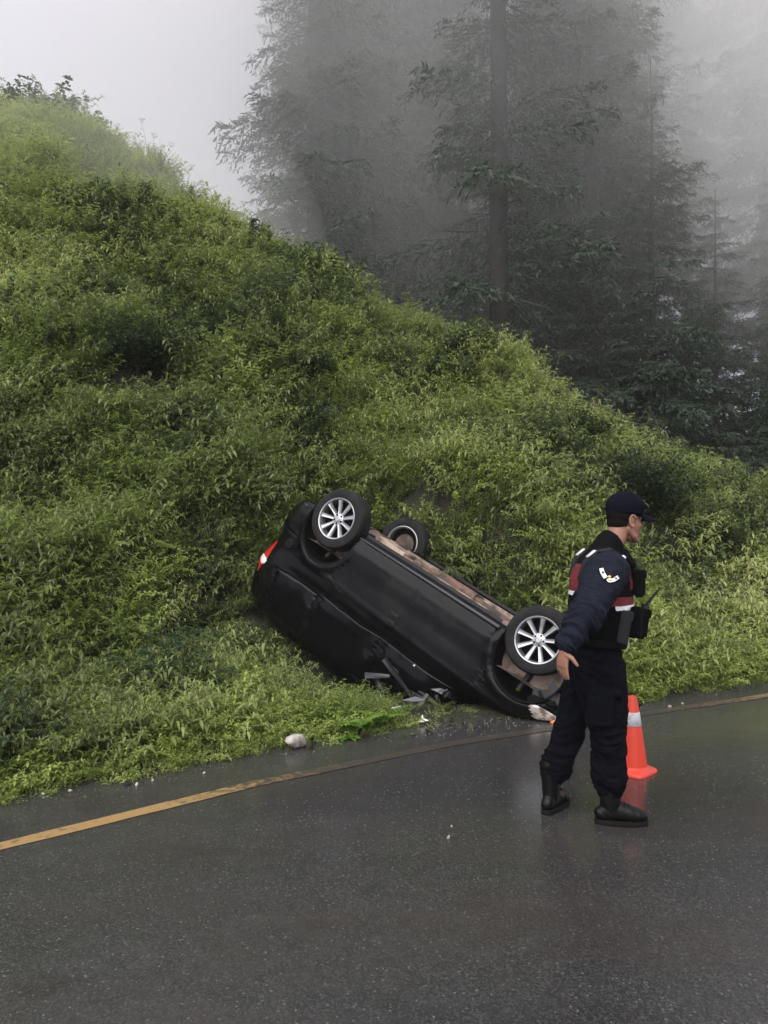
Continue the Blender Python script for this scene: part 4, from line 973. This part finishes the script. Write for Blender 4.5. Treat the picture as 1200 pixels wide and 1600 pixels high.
ax_ = Vector(WR_R) - Vector(SH_R)
def jkf(co, no):
    arm = sstep(-.16, -.24, co[:, 1]); t = ((co - np.array(SH_R)) @ np.array(ax_)) / ax_.length_squared
    a = folds(12, .026, tuple(ax_), 7)(co, no) * arm * (.40 + .9 * sstep(.25, .6, t)); b_ = folds(9, .010, (0, 0, 1), 8)(co, no) * (1 - arm); return a + b_ + folds(34, .004, tuple(ax_), 4)(co, no) * arm
jacket = remesh(jb, 'jacket', M_JACK, man, .005, 4, jkf)
# sleeve badge, laid on the cloth
def tree_of(ob):
    me = ob.data; return BVHTree.FromPolygons([v.co.copy() for v in me.vertices], [tuple(p.vertices) for p in me.polygons])
TJ = tree_of(jacket)
def decal(name, polys, c, ux, uz, d, m, off, parent, tr=TJ, sub=4):
    """flat shapes pressed onto a surface along direction d"""
    mb = MB(); c = Vector(c); ux = Vector(ux).normalized(); uz = Vector(uz).normalized(); d = Vector(d).normalized()
    for poly in polys:
        bm = bmesh.new(); vs = [bm.verts.new((p[0], p[1], 0)) for p in poly]; bm.faces.new(vs); bmesh.ops.triangulate(bm, faces=bm.faces[:])
        for _ in range(sub): 
            el = [e for e in bm.edges if e.calc_length() > .008]
            if not el: break
            bmesh.ops.subdivide_edges(bm, edges=el, cuts=1); bmesh.ops.triangulate(bm, faces=bm.faces[:])
        out = []
        for v in bm.verts:
            o_ = c + ux * v.co.x + uz * v.co.y - d * .3; h = tr.ray_cast(o_, d); out.append((h[0] if h[0] else c + ux * v.co.x + uz * v.co.y) - d * off)
        mb.add(out, [[v.index for v in f.verts] for f in bm.faces]); bm.free()
    return mb.build(name, m, parent)
def strip(pts, wd):
    P = [Vector((*p, 0)) for p in pts]; a = []; b_ = []
    for i, p in enumerate(P):
        t = (P[min(i + 1, len(P) - 1)] - P[max(i - 1, 0)]).normalized(); n_ = Vector((-t.y, t.x, 0)) * wd / 2; a.append((p + n_).to_2d()[:]); b_.append((p - n_).to_2d()[:])
    return [[a[i], a[i + 1], b_[i + 1], b_[i]] for i in range(len(P) - 1)]
def disc(cx, cy, rx, ry=None, n_=14): return [(cx + rx * math.cos(2 * math.pi * k / n_), cy + (ry or rx) * math.sin(2 * math.pi * k / n_)) for k in range(n_)]
BC = (-.005, -.30, 1.385); bux, buz = (1, -.05, -.12), (.12, 0, 1); bdir = (.12, 1, -.12)
wings = [(-.046, .040), (-.038, .014), (-.022, -.010), (.0, -.022), (.022, -.016), (.046, .004)]
decal('arm_badge', strip(wings, .036), BC, bux, buz, bdir, M_VEST, .0035, man)
decal('badge_wings', strip(wings[:3], .022) + strip(wings[3:], .020) + [disc(.0, -.021, .017, .011)], BC, bux, buz, bdir, M_WHT, .005, man)
for pl_ in ([disc(-.037, .018, .0055, .007)], [disc(.033, -.006, .006, .005)], strip([(-.012, -.018), (0, -.024), (.012, -.017)], .003)): decal('badge_mark', pl_, BC, bux, buz, bdir, M_VEST, .0062, man)
decal('badge_crest', [disc(-.003, -.001, .0085, .0065)], BC, bux, buz, bdir, M_YEL, .0055, man)
# vest: a shell around the chest
vb = MB()
vb.tube([(.055, 0, 1.475), (.046, 0, 1.43), (.038, 0, 1.34), (.03, 0, 1.22), (.022, 0, 1.12), (.014, 0, 1.045), (.010, 0, 1.02)], [(.110, .115), (.146, .150), (.170, .185), (.176, .198), (.168, .195), (.158, .19), (.150, .18)], 30, side=(1, 0, 0))
vest = remesh(vb, 'vest', M_VEST, man, .006, 3, folds(14, .006, (0, 0, 1), 2))
TV = tree_of(vest)
def band(name, z0, z1, m, off, test=lambda c: True):
    me = vest.data; sel = [p for p in me.polygons if z0 < p.center.z < z1 and test(p.center)]; ids = sorted({v for p in sel for v in p.vertices}); mp = {v: i for i, v in enumerate(ids)}
    mb = MB(); mb.add([me.vertices[v].co + me.vertices[v].normal * off for v in ids], [[mp[v] for v in p.vertices] for p in sel]); return mb.build(name, m, man)
band('back_panel', 1.285, 1.44, M_VRED, .004, lambda c: c.x < .0); band('back_stripe', 1.262, 1.285, M_WHT, .005, lambda c: c.x < .0)
band('chest_panel', 1.30, 1.44, M_VRED, .004, lambda c: c.x > .16); band('chest_band', 1.215, 1.262, M_VRED, .006, lambda c: c.x > .02); band('chest_stripe', 1.193, 1.215, M_WHT, .007, lambda c: c.x > .06)
for s in (-1, 1):       # shoulder straps with a white patch
    P = [(-.115, s * .105, 1.36), (-.085, s * .112, 1.455), (-.02, s * .118, 1.512), (.055, s * .115, 1.525), (.125, s * .105, 1.475), (.165, s * .10, 1.40)]
    mb = MB(); mb.tube(P, (.032, .010), 10, side=(0, 1, 0)); mb.build('shoulder_strap', M_GREY, man)
    mb = MB(); mb.box((-.052, s * .116, 1.500), (.060, .045, .008), Matrix.Rotation(-.68, 3, 'Y'), bev=.002); mb.build('strap_patch', M_WHT, man)
mb = MB(); mb.tube([(-.02, -.155, 1.485), (.06, -.15, 1.51), (.12, -.14, 1.47), (.16, -.13, 1.42)], (.006, .010), 8, side=(0, 1, 0)); mb.build('strap_binding', M_VEST, man)
mb = MB(); mb.box((.135, -.09, 1.475), (.022, .03, .028), Matrix.Rotation(.6, 3, 'Y'), bev=.003); mb.build('collar_tab', M_WHT, man)
mb = MB(); mb.tube([(.155, -.03, 1.50), (.185, -.04, 1.455), (.205, -.05, 1.43)], [(.03, .03), (.028, .035), (.02, .02)], 12); mb.build('collar_flap', M_VEST, man)
mb = MB(); mb.tube([(.055, 0, 1.485), (.078, 0, 1.535), (.094, .002, 1.566)], [(.094, .092), (.084, .080), (.080, .075)], 22, side=(1, 0, 0)); mb.build('collar', M_VEST, man)
# pouches
def pouch(name, c, d, rz, m=M_VEST, tilt=0):
    M_ = Matrix.Rotation(rz, 3, 'Z') @ Matrix.Rotation(tilt, 3, 'Y'); mb = MB(); mb.box(c, d, M_, bev=min(d) * .18); o_ = mb.build(name, m, man, angle=40)
    fl = MB(); fl.box(Vector(c) + M_ @ Vector((.004, 0, d[2] * .36)), (d[0] * 1.08, d[1] * 1.06, d[2] * .3), M_, bev=.006); f_ = fl.build('flap', m, man, angle=40); f_.parent = o_; return o_
pouch('chest_pouch', (.232, -.07, 1.33), (.065, .085, .15), -.3)
pouch('chest_pouch', (.232, .07, 1.33), (.065, .085, .15), .3)
pouch('magazine_pouch', (.110, -.195, 1.10), (.060, .05, .18), -.35, M_GREY, .16)
pouch('magazine_pouch', (.185, -.13, 1.12), (.08, .06, .17), -.7)
pouch('radio_pouch', (.255, -.02, 1.10), (.075, .09, .17), -.1, M_VEST, .14)
mb = MB(); n_ = 40
mb.tube([(.006 + .165 * math.cos(t_), .192 * math.sin(t_), 1.003 - .012 * math.cos(t_)) for t_ in np.linspace(0, 2 * math.pi, n_ + 1)], (.024, .006), 8, side=(0, 0, 1), rnd=False); mb.build('belt', M_VEST, man)
mb = MB(); mb.box((.172, -.02, .993), (.012, .06, .045), bev=.004); mb.build('belt_buckle', M_CHROME, man, angle=30)
# cap: dome, band, brim, button
cb = MB(); CM = HM @ Matrix.Rotation(R(-3), 3, 'Y')
cb.ball(hp(-.006, 0, .080), (.118, .092, .088), CM, 28, 18); cb.tube([hp(-.006, 0, .040), hp(-.006, 0, .085)], [(.114, .088), (.118, .091)], 28, side=HM @ Vector((1, 0, 0)), rnd=False); cb.ball(hp(.040, 0, .075), (.076, .074, .070), CM, 24, 14)
cap = remesh(cb, 'cap', M_CAP, man, .005, 2, folds(10, .003, (0, 0, 1), 6))
mb = MB(); vs = []; n_ = 18; 
for lay in (0, 1):
    for i in range(n_ + 1):
        a = R(-62 + 124 * i / n_)
        for k, rr2 in enumerate((0, .35, .7, 1)):
            rx = .098 + rr2 * .125 * math.cos(a) ** .6; ry = .088 + rr2 * .006
            vs.append(hp(rx * math.cos(a) - .008 + rr2 * .006, ry * math.sin(a), (.060 - rr2 * .026) - .050 * (abs(math.sin(a)) ** 2) * rr2 * .6 - lay * .006 - .01))
m4 = (n_ + 1) * 4; fs = []
for i in range(n_):
    for k in range(3): a = i * 4 + k; fs += [(a, a + 1, a + 5, a + 4), (m4 + a + 4, m4 + a + 5, m4 + a + 1, m4 + a)]
    a = i * 4 + 3; fs.append((a, m4 + a, m4 + a + 4, a + 4))
mb.add(vs, fs); mb.build('cap_brim', M_CAP, man)
mb = MB(); mb.ball(hp(-.006, 0, .169), .007, seg=10, ring=6); mb.build('cap_button', M_CAP, man)
# hair below the cap, cropped
hb = MB(); hb.ball(hp(-.018, 0, .038), (.101, .0795, .090), HM, 28, 18); hb.ball(hp(-.040, 0, -.01), (.072, .066, .066), HM, 24, 14)
hair = remesh(hb, 'hair', M_HAIR, man, .004, 2)
me = hair.data; inv = HM.inverted(); bm = bmesh.new(); bm.from_mesh(me)
def hair_keep(c):
    p = inv @ (c - HCn); 
    if p.x > .028: return False
    if p.x > -.030: return p.z > (.018 if p.x > -.012 else -.01 + .6 * (p.x + .03)) 
    return p.z > -.052 + .3 * (p.x + .10)
bmesh.ops.delete(bm, geom=[f for f in bm.faces if not hair_keep(f.calc_center_median())], context='FACES'); bm.to_mesh(me); bm.free()
for s in (1, -1):
    mb = MB(); mb.ball(hp(.082, s * .028, .018), (.009, .013, .0085), HM, 12, 8); mb.build('eye', M_EYE, man)
    mb = MB(); mb.tube([hp(.090, s * .014, .036), hp(.092, s * .030, .041), hp(.082, s * .045, .034)], [(.003, .004)] * 3, 6); mb.build('eyebrow', M_HAIR, man)
mb = MB(); mb.tube([hp(.098, -.017, -.061), hp(.1045, 0, -.060), hp(.098, .017, -.061)], [.0035, .0055, .0035], 8); mb.build('lips', M_LIP, man)
# boots
def boot(ank, yaw, seed):
    x0, y0 = ank; M_ = Matrix.Rotation(yaw, 3, 'Z'); P = lambda x, y, z: tuple(Vector((x0, y0, 0)) + M_ @ Vector((x, y, z)))
    sd = M_ @ Vector((0, 1, 0)); b_ = MB()
    b_.tube([P(-.012, 0, .27), P(-.008, 0, .18), P(-.004, 0, .10), P(-.005, 0, .055)], [(.055, .056), (.053, .056), (.046, .056), (.040, .058)], 18, side=sd)
    b_.tube([P(-.062, 0, .052), P(-.02, 0, .064), P(.04, 0, .070), P(.09, 0, .060), (P(.140, 0, .050)), P(.168, 0, .046)], [(.034, .040), (.040, .050), (.043, .056), (.046, .046), (.046, .038), (.034, .030)], 18, side=sd)
    o_ = remesh(b_, 'boot', M_BOOT, man, .005, 3, folds(22, .005, (1, 0, .6), seed))
    TB_ = tree_of(o_); s = MB(); vs = []; n2 = 36
    for zz, g_ in ((0.0, .0), (.004, .004), (.020, .004), (.026, .0)):
        for k in range(n2):
            t = 2 * math.pi * k / n2; c, s_ = math.cos(t), math.sin(t); vs.append(P(.054 + (.142 + g_) * abs(c) ** .8 * (1 if c > 0 else -1), (.050 + g_ - .006 * (c < -.2)) * abs(s_) ** .75 * (1 if s_ > 0 else -1), zz + .006 * max(0, c - .7) * 3))
    fs = [(a * n2 + k, a * n2 + (k + 1) % n2, (a + 1) * n2 + (k + 1) % n2, (a + 1) * n2 + k) for a in range(3) for k in range(n2)] + [tuple(range(n2))[::-1], tuple(3 * n2 + k for k in range(n2))]
    s.add(vs, fs); so_ = s.build('sole', M_SOLE, man, angle=40); so_.parent = o_
    for k in range(6):
        u = k / 5; l = MB(); cx_, cz_ = .092 - .048 * u - .020 * max(0, u - .4), .104 + .095 * u; pp = []
        for y_ in (-.028, -.012, .004, .018, .030):
            d_ = M_ @ Vector((-.75, 0, -.66)); h_ = TB_.ray_cast(Vector(P(cx_, y_, cz_)) - d_ * .08, d_); pp.append((h_[0] if h_[0] else Vector(P(cx_, y_, cz_))) - d_ * .002)
        l.tube(pp, .003, 6); lo = l.build('lace', M_SOLE, man); lo.parent = o_
    return o_
boot((.060, -.105), R(-6), 2); boot((-.232, .085), R(52), 3)
# radio in its pouch, a thing of its own
rad = empty('radio', tuple(man_loc + Vector((.262, -.02, 1.08)))); rad.rotation_euler = (0, R(10), 0)
tag(rad, 'black handheld radio with a thin antenna, in the pouch on the vest front', 'radio')
mb = MB(); mb.box((0, 0, .06), (.034, .058, .14), bev=.006); mb.build('radio_body', M_TRIM, rad, angle=30)
mb = MB(); mb.tube([(0.005, .0, .13), (.022, 0, .16), (.066, 0, .235)], [.009, .008, .0045], 8); mb.build('antenna', M_RUB, rad)
mb = MB(); mb.tube([(0, -.018, .13), (0, -.018, .145)], .007, 10, rnd=False); mb.build('knob', M_TRIM, rad)

# ------------------------------------------------------------------ traffic cone
M_ORG = mat('orange_cone_plastic', (.62, .045, .018), .42, spec=.5, coat=.1, noise=(7, (.42, .055, .03), .50, .78), bump=(30, .15, .002))
M_SLV = mat('white_sleeve', (.50, .50, .53), .5, noise=(20, (.34, .34, .35), .5, .7))
cone = empty('traffic_cone', (2.035, 6.10, 0), .35)
cd = 2016 / (1204 - 815.); cone.location = (at_px(987, cd), cd, 0); cone.scale = (1.04, 1.04, 1); cone.rotation_euler = (0, R(-1.0), .75)
tag(cone, 'orange traffic cone with one white sleeve, on the wet road behind the man', 'cone')
mb = MB(); vs = []; n_ = 64
def sq(t, r_, e=7): c, s = math.cos(t), math.sin(t); k = (abs(c) ** e + abs(s) ** e) ** (-1 / e); return (r_ * k * c, r_ * k * s)
rows_ = [(.126, 0, 5), (.128, .008, 5), (.125, .018, 4.6), (.112, .030, 3), (.098, .040, 2.2), (.091, .050, 2)]
for r_, z_, e in rows_: vs += [(*sq(2 * math.pi * k / n_, r_, e), z_) for k in range(n_)]
fs = [(a * n_ + k, a * n_ + (k + 1) % n_, (a + 1) * n_ + (k + 1) % n_, (a + 1) * n_ + k) for a in range(len(rows_) - 1) for k in range(n_)] + [tuple(range(n_))[::-1]]
mb.add(vs, fs); mb.build('base', M_ORG, cone, angle=50)
mb = MB(); mb.lathe([(.091, .050), (.034, .495), (.031, .503), (.022, .506), (.018, .498), (.019, .47)], 48); mb.build('cone_body', M_ORG, cone, angle=50)
mb = MB(); t0, t1 = .315, .405; f_ = lambda z: .091 - (z - .05) / .445 * .057
mb.lathe([(f_(t0) + .0005, t0), (f_(t0) + .0025, t0 + .002), (f_(t1) + .0025, t1 - .002), (f_(t1) + .0005, t1)], 48); mb.build('reflective_sleeve', M_SLV, cone)
# ------------------------------------------------------------------ stones and debris
M_STONE = mat('pale_stone', (.46, .43, .39), .8, noise=(9, (.20, .17, .15), .42, .62), bump=(18, .7, .02))
def stone(loc, r_, rot, label, seed, name='stone', m=M_STONE, group=None):
    mb = MB(); mb.ball((0, 0, 0), 1, seg=22, ring=14); s = mb.build(name, m); me = s.data; n = len(me.vertices); co = np.empty(n * 3, np.float32); me.vertices.foreach_get('co', co); co = co.reshape(-1, 3)
    co = co * (1 + .8 * (fbm(co * 1.9 + seed * 7.3 + 20, seed, 3) - .5))[:, None]; me.vertices.foreach_set('co', (co * np.array(r_)).astype(np.float32).ravel()); me.update()
    s.location = loc; s.rotation_euler = (0, rot * .3, rot); return tag(s, label, 'stone', group)
d = 5.72; stone((at_px(462, d), d, .05), (.085, .055, .05), .6, 'pale rounded stone lying on the verge left of the small ferns', 1)
for k, (px, py, r_) in enumerate(((483, 1166, .022), (112, 1236, .016), (320, 1208, .012), (215, 1226, .013), (240, 1219, .010), (700, 1308, .012), (705, 1290, .007), (70, 1240, .012), (1045, 1105, .02), (1065, 1100, .014))):
    d = 2016. / (py - 815); stone((at_px(px, d), d, r_ * .5), (r_, r_ * .8, r_ * .6), k * 1.3, ('pale stone chip just below the pale rounded stone', 'stone chip between the yellow line and the left verge', 'tiny chip left of the pale rounded stone', 'stone chip on the shoulder above the yellow line', 'tiniest chip on the left part of the shoulder', 'pale chip alone on the open asphalt left of the man', 'crumb just above the pale chip on the open asphalt', 'stone chip beside the leftmost verge plants', 'stone chip at the verge above the cone', 'smaller chip at the verge right of the cone')[k], k + 5, 'stone_chip', group='loose stone chips')
# loose grit along the shoulder: nobody could count it
n_ = 2600; x = U(-5, 7, n_); y = edge_y(x) - np.abs(rng.normal(0, .20, n_)) + .05; s_ = U(.002, .007, n_) * (1 + (U(0, 1, n_) > .96) * 1.5)
base = np.array([[1, 0, 0], [-.5, .87, 0], [-.5, -.87, 0], [0.1, 0, .9]]); V = []; F = []
for k in range(n_):
    a = U(0, 6.28); c_, sn = math.cos(a), math.sin(a); B_ = base * U(.6, 1.3, (4, 3)); V.append(np.stack([B_[:, 0] * c_ - B_[:, 1] * sn, B_[:, 0] * sn + B_[:, 1] * c_, B_[:, 2]], 1) * s_[k] + [x[k], y[k], .001])
V = np.concatenate(V); F = (np.arange(n_)[:, None, None] * 4 + np.array([[0, 1, 3], [1, 2, 3], [2, 0, 3]])).reshape(-1, 3)
gr = npobj('grit', V, F, mat('grit', (.10, .095, .085), .8, noise=(3, (.05, .045, .035), .4, .6)), smooth=False); tag(gr, 'grit and crumbs of soil along the edge of the asphalt', kind='stuff')
# clods of turf and soil torn out at the road edge
M_CLOD = mat('soil_clod', (.030, .022, .014), .9, noise=(14, (.05, .065, .02), .5, .62), bump=(30, .8, .01))
for k in range(16):
    px_ = float(U(640, 800)) if k < 11 else float(U(120, 520)); x_ = at_px(px_, 6.3 if k < 11 else 5.2); r_ = float(U(.012, .035)); y_ = float(edge_y(x_)) - float(U(.0, .28))
    c_ = stone((x_, y_, r_ * .4), (r_ * 1.3, r_, r_ * .6), k * 1.1, 'dark clod of soil on the shoulder ' + ('by the crushed car front' if k < 11 else 'left of the pale stone'), k + 30, 'soil_clod', M_CLOD, 'clods by the front of the car' if k < 11 else 'clods left of the pale stone'); c_['category'] = 'clod'
# broken bits from the car
def shard(pts, th, loc, rot, m, name, label, cat='debris', group=None):
    mb = MB(); n = len(pts); vs = [(p[0], p[1], (p[2] if len(p) > 2 else 0)) for p in pts]; vs2 = [(a, b_, c_ - th) for a, b_, c_ in vs]
    mb.add(vs + vs2, [tuple(range(n)), tuple(range(2 * n - 1, n - 1, -1))] + [(i, n + i, n + (i + 1) % n, (i + 1) % n) for i in range(n)]); s = mb.build(name, m, smooth=False); s.location = loc; s.rotation_euler = rot; return tag(s, label, cat, group)
def gp(px, py, h=0): d = (HC - h) * 1200 / (py - 815); return at_px(px, d), d
x, y = gp(617, 1105, .12); shard([(-.05, -.012, 0), (-.01, -.022, .012), (.045, -.008, .02), (.05, .014, .012), (.0, .012, .008)], .006, (x, y, .12), (.5, .1, .5), M_WHITEP, 'plastic_shard', 'white plastic sliver lying in the trampled weeds by the crushed windscreen')
x, y = gp(660, 1126, .03); shard([(-.04, -.015, 0), (.0, -.02, .0), (.05, -.012, .01), (.012, .002, .02), (.0, .035, .035), (-.012, .005, .01)], .005, (x, y, .035), (.4, 0, .1), M_WHITEP, 'plastic_shard', 'white three cornered shard at the road edge under the car')
x, y = gp(645, 1095, .14); shard([(-.10, -.01, 0), (-.02, -.03, .03), (.08, -.02, .03), (.11, .01, .0), (.02, .03, .01)], .01, (x, y, .15), (.9, .1, .1), mat('grey_plastic', (.12, .12, .125), .5), 'trim_piece', 'grey bent trim piece under the crushed windscreen')
x, y = gp(688, 1085, .16); shard([(-.09, -.01, 0), (-.02, -.02, .02), (.06, -.03, .01), (.09, .02, .0), (.0, .02, .03)], .01, (x, y, .19), (1.1, .3, -.2), bpy.data.materials['grey_plastic'], 'trim_piece', 'dark grey torn trim piece against the crushed door pillar')
x, y = gp(645, 1045, .3); shard([(-.012, .0, 0), (.0, -.012, .006), (.018, .006, .0), (.006, .012, .006)], .004, (x, y - .25, .38), (1.2, .3, .6), M_WHITEP, 'plastic_shard', 'small pale flake caught on the dark side of the car')
mb = MB(); x, y = gp(640, 1118, .06); mb.tube([(-.16, .06, .07), (-.08, .0, .10), (.0, -.03, .06), (.08, -.06, .01), (.14, -.10, -.02)], .004, 6); wv = mb.build('cable', M_RUB); wv.location = (x, y, .05); tag(wv, 'thin black cable hanging out of the car onto the verge', 'cable')
M_CRUMB = mat('safety_glass', (.55, .60, .58), .15, spec=.7); n_ = 110
x = rng.normal(.75, .42, n_); y = edge_y(x) - .18 + rng.normal(0, .18, n_); V = []; base6 = np.array([[1, 0, 0], [-1, 0, 0], [0, 1, 0], [0, -1, 0], [0, 0, 1], [0, 0, -1.]])
for k in range(n_): V.append(base6 * U(.002, .005) * U(.6, 1.2, (6, 3)) + [x[k], y[k], .004])
F6 = np.array([[0, 2, 4], [2, 1, 4], [1, 3, 4], [3, 0, 4], [2, 0, 5], [1, 2, 5], [3, 1, 5], [0, 3, 5]])
gl = npobj('glass_crumbs', np.concatenate(V), (np.arange(n_)[:, None, None] * 6 + F6).reshape(-1, 3), M_CRUMB, smooth=False); tag(gl, 'crumbs of broken window glass on the asphalt by the car', kind='stuff')
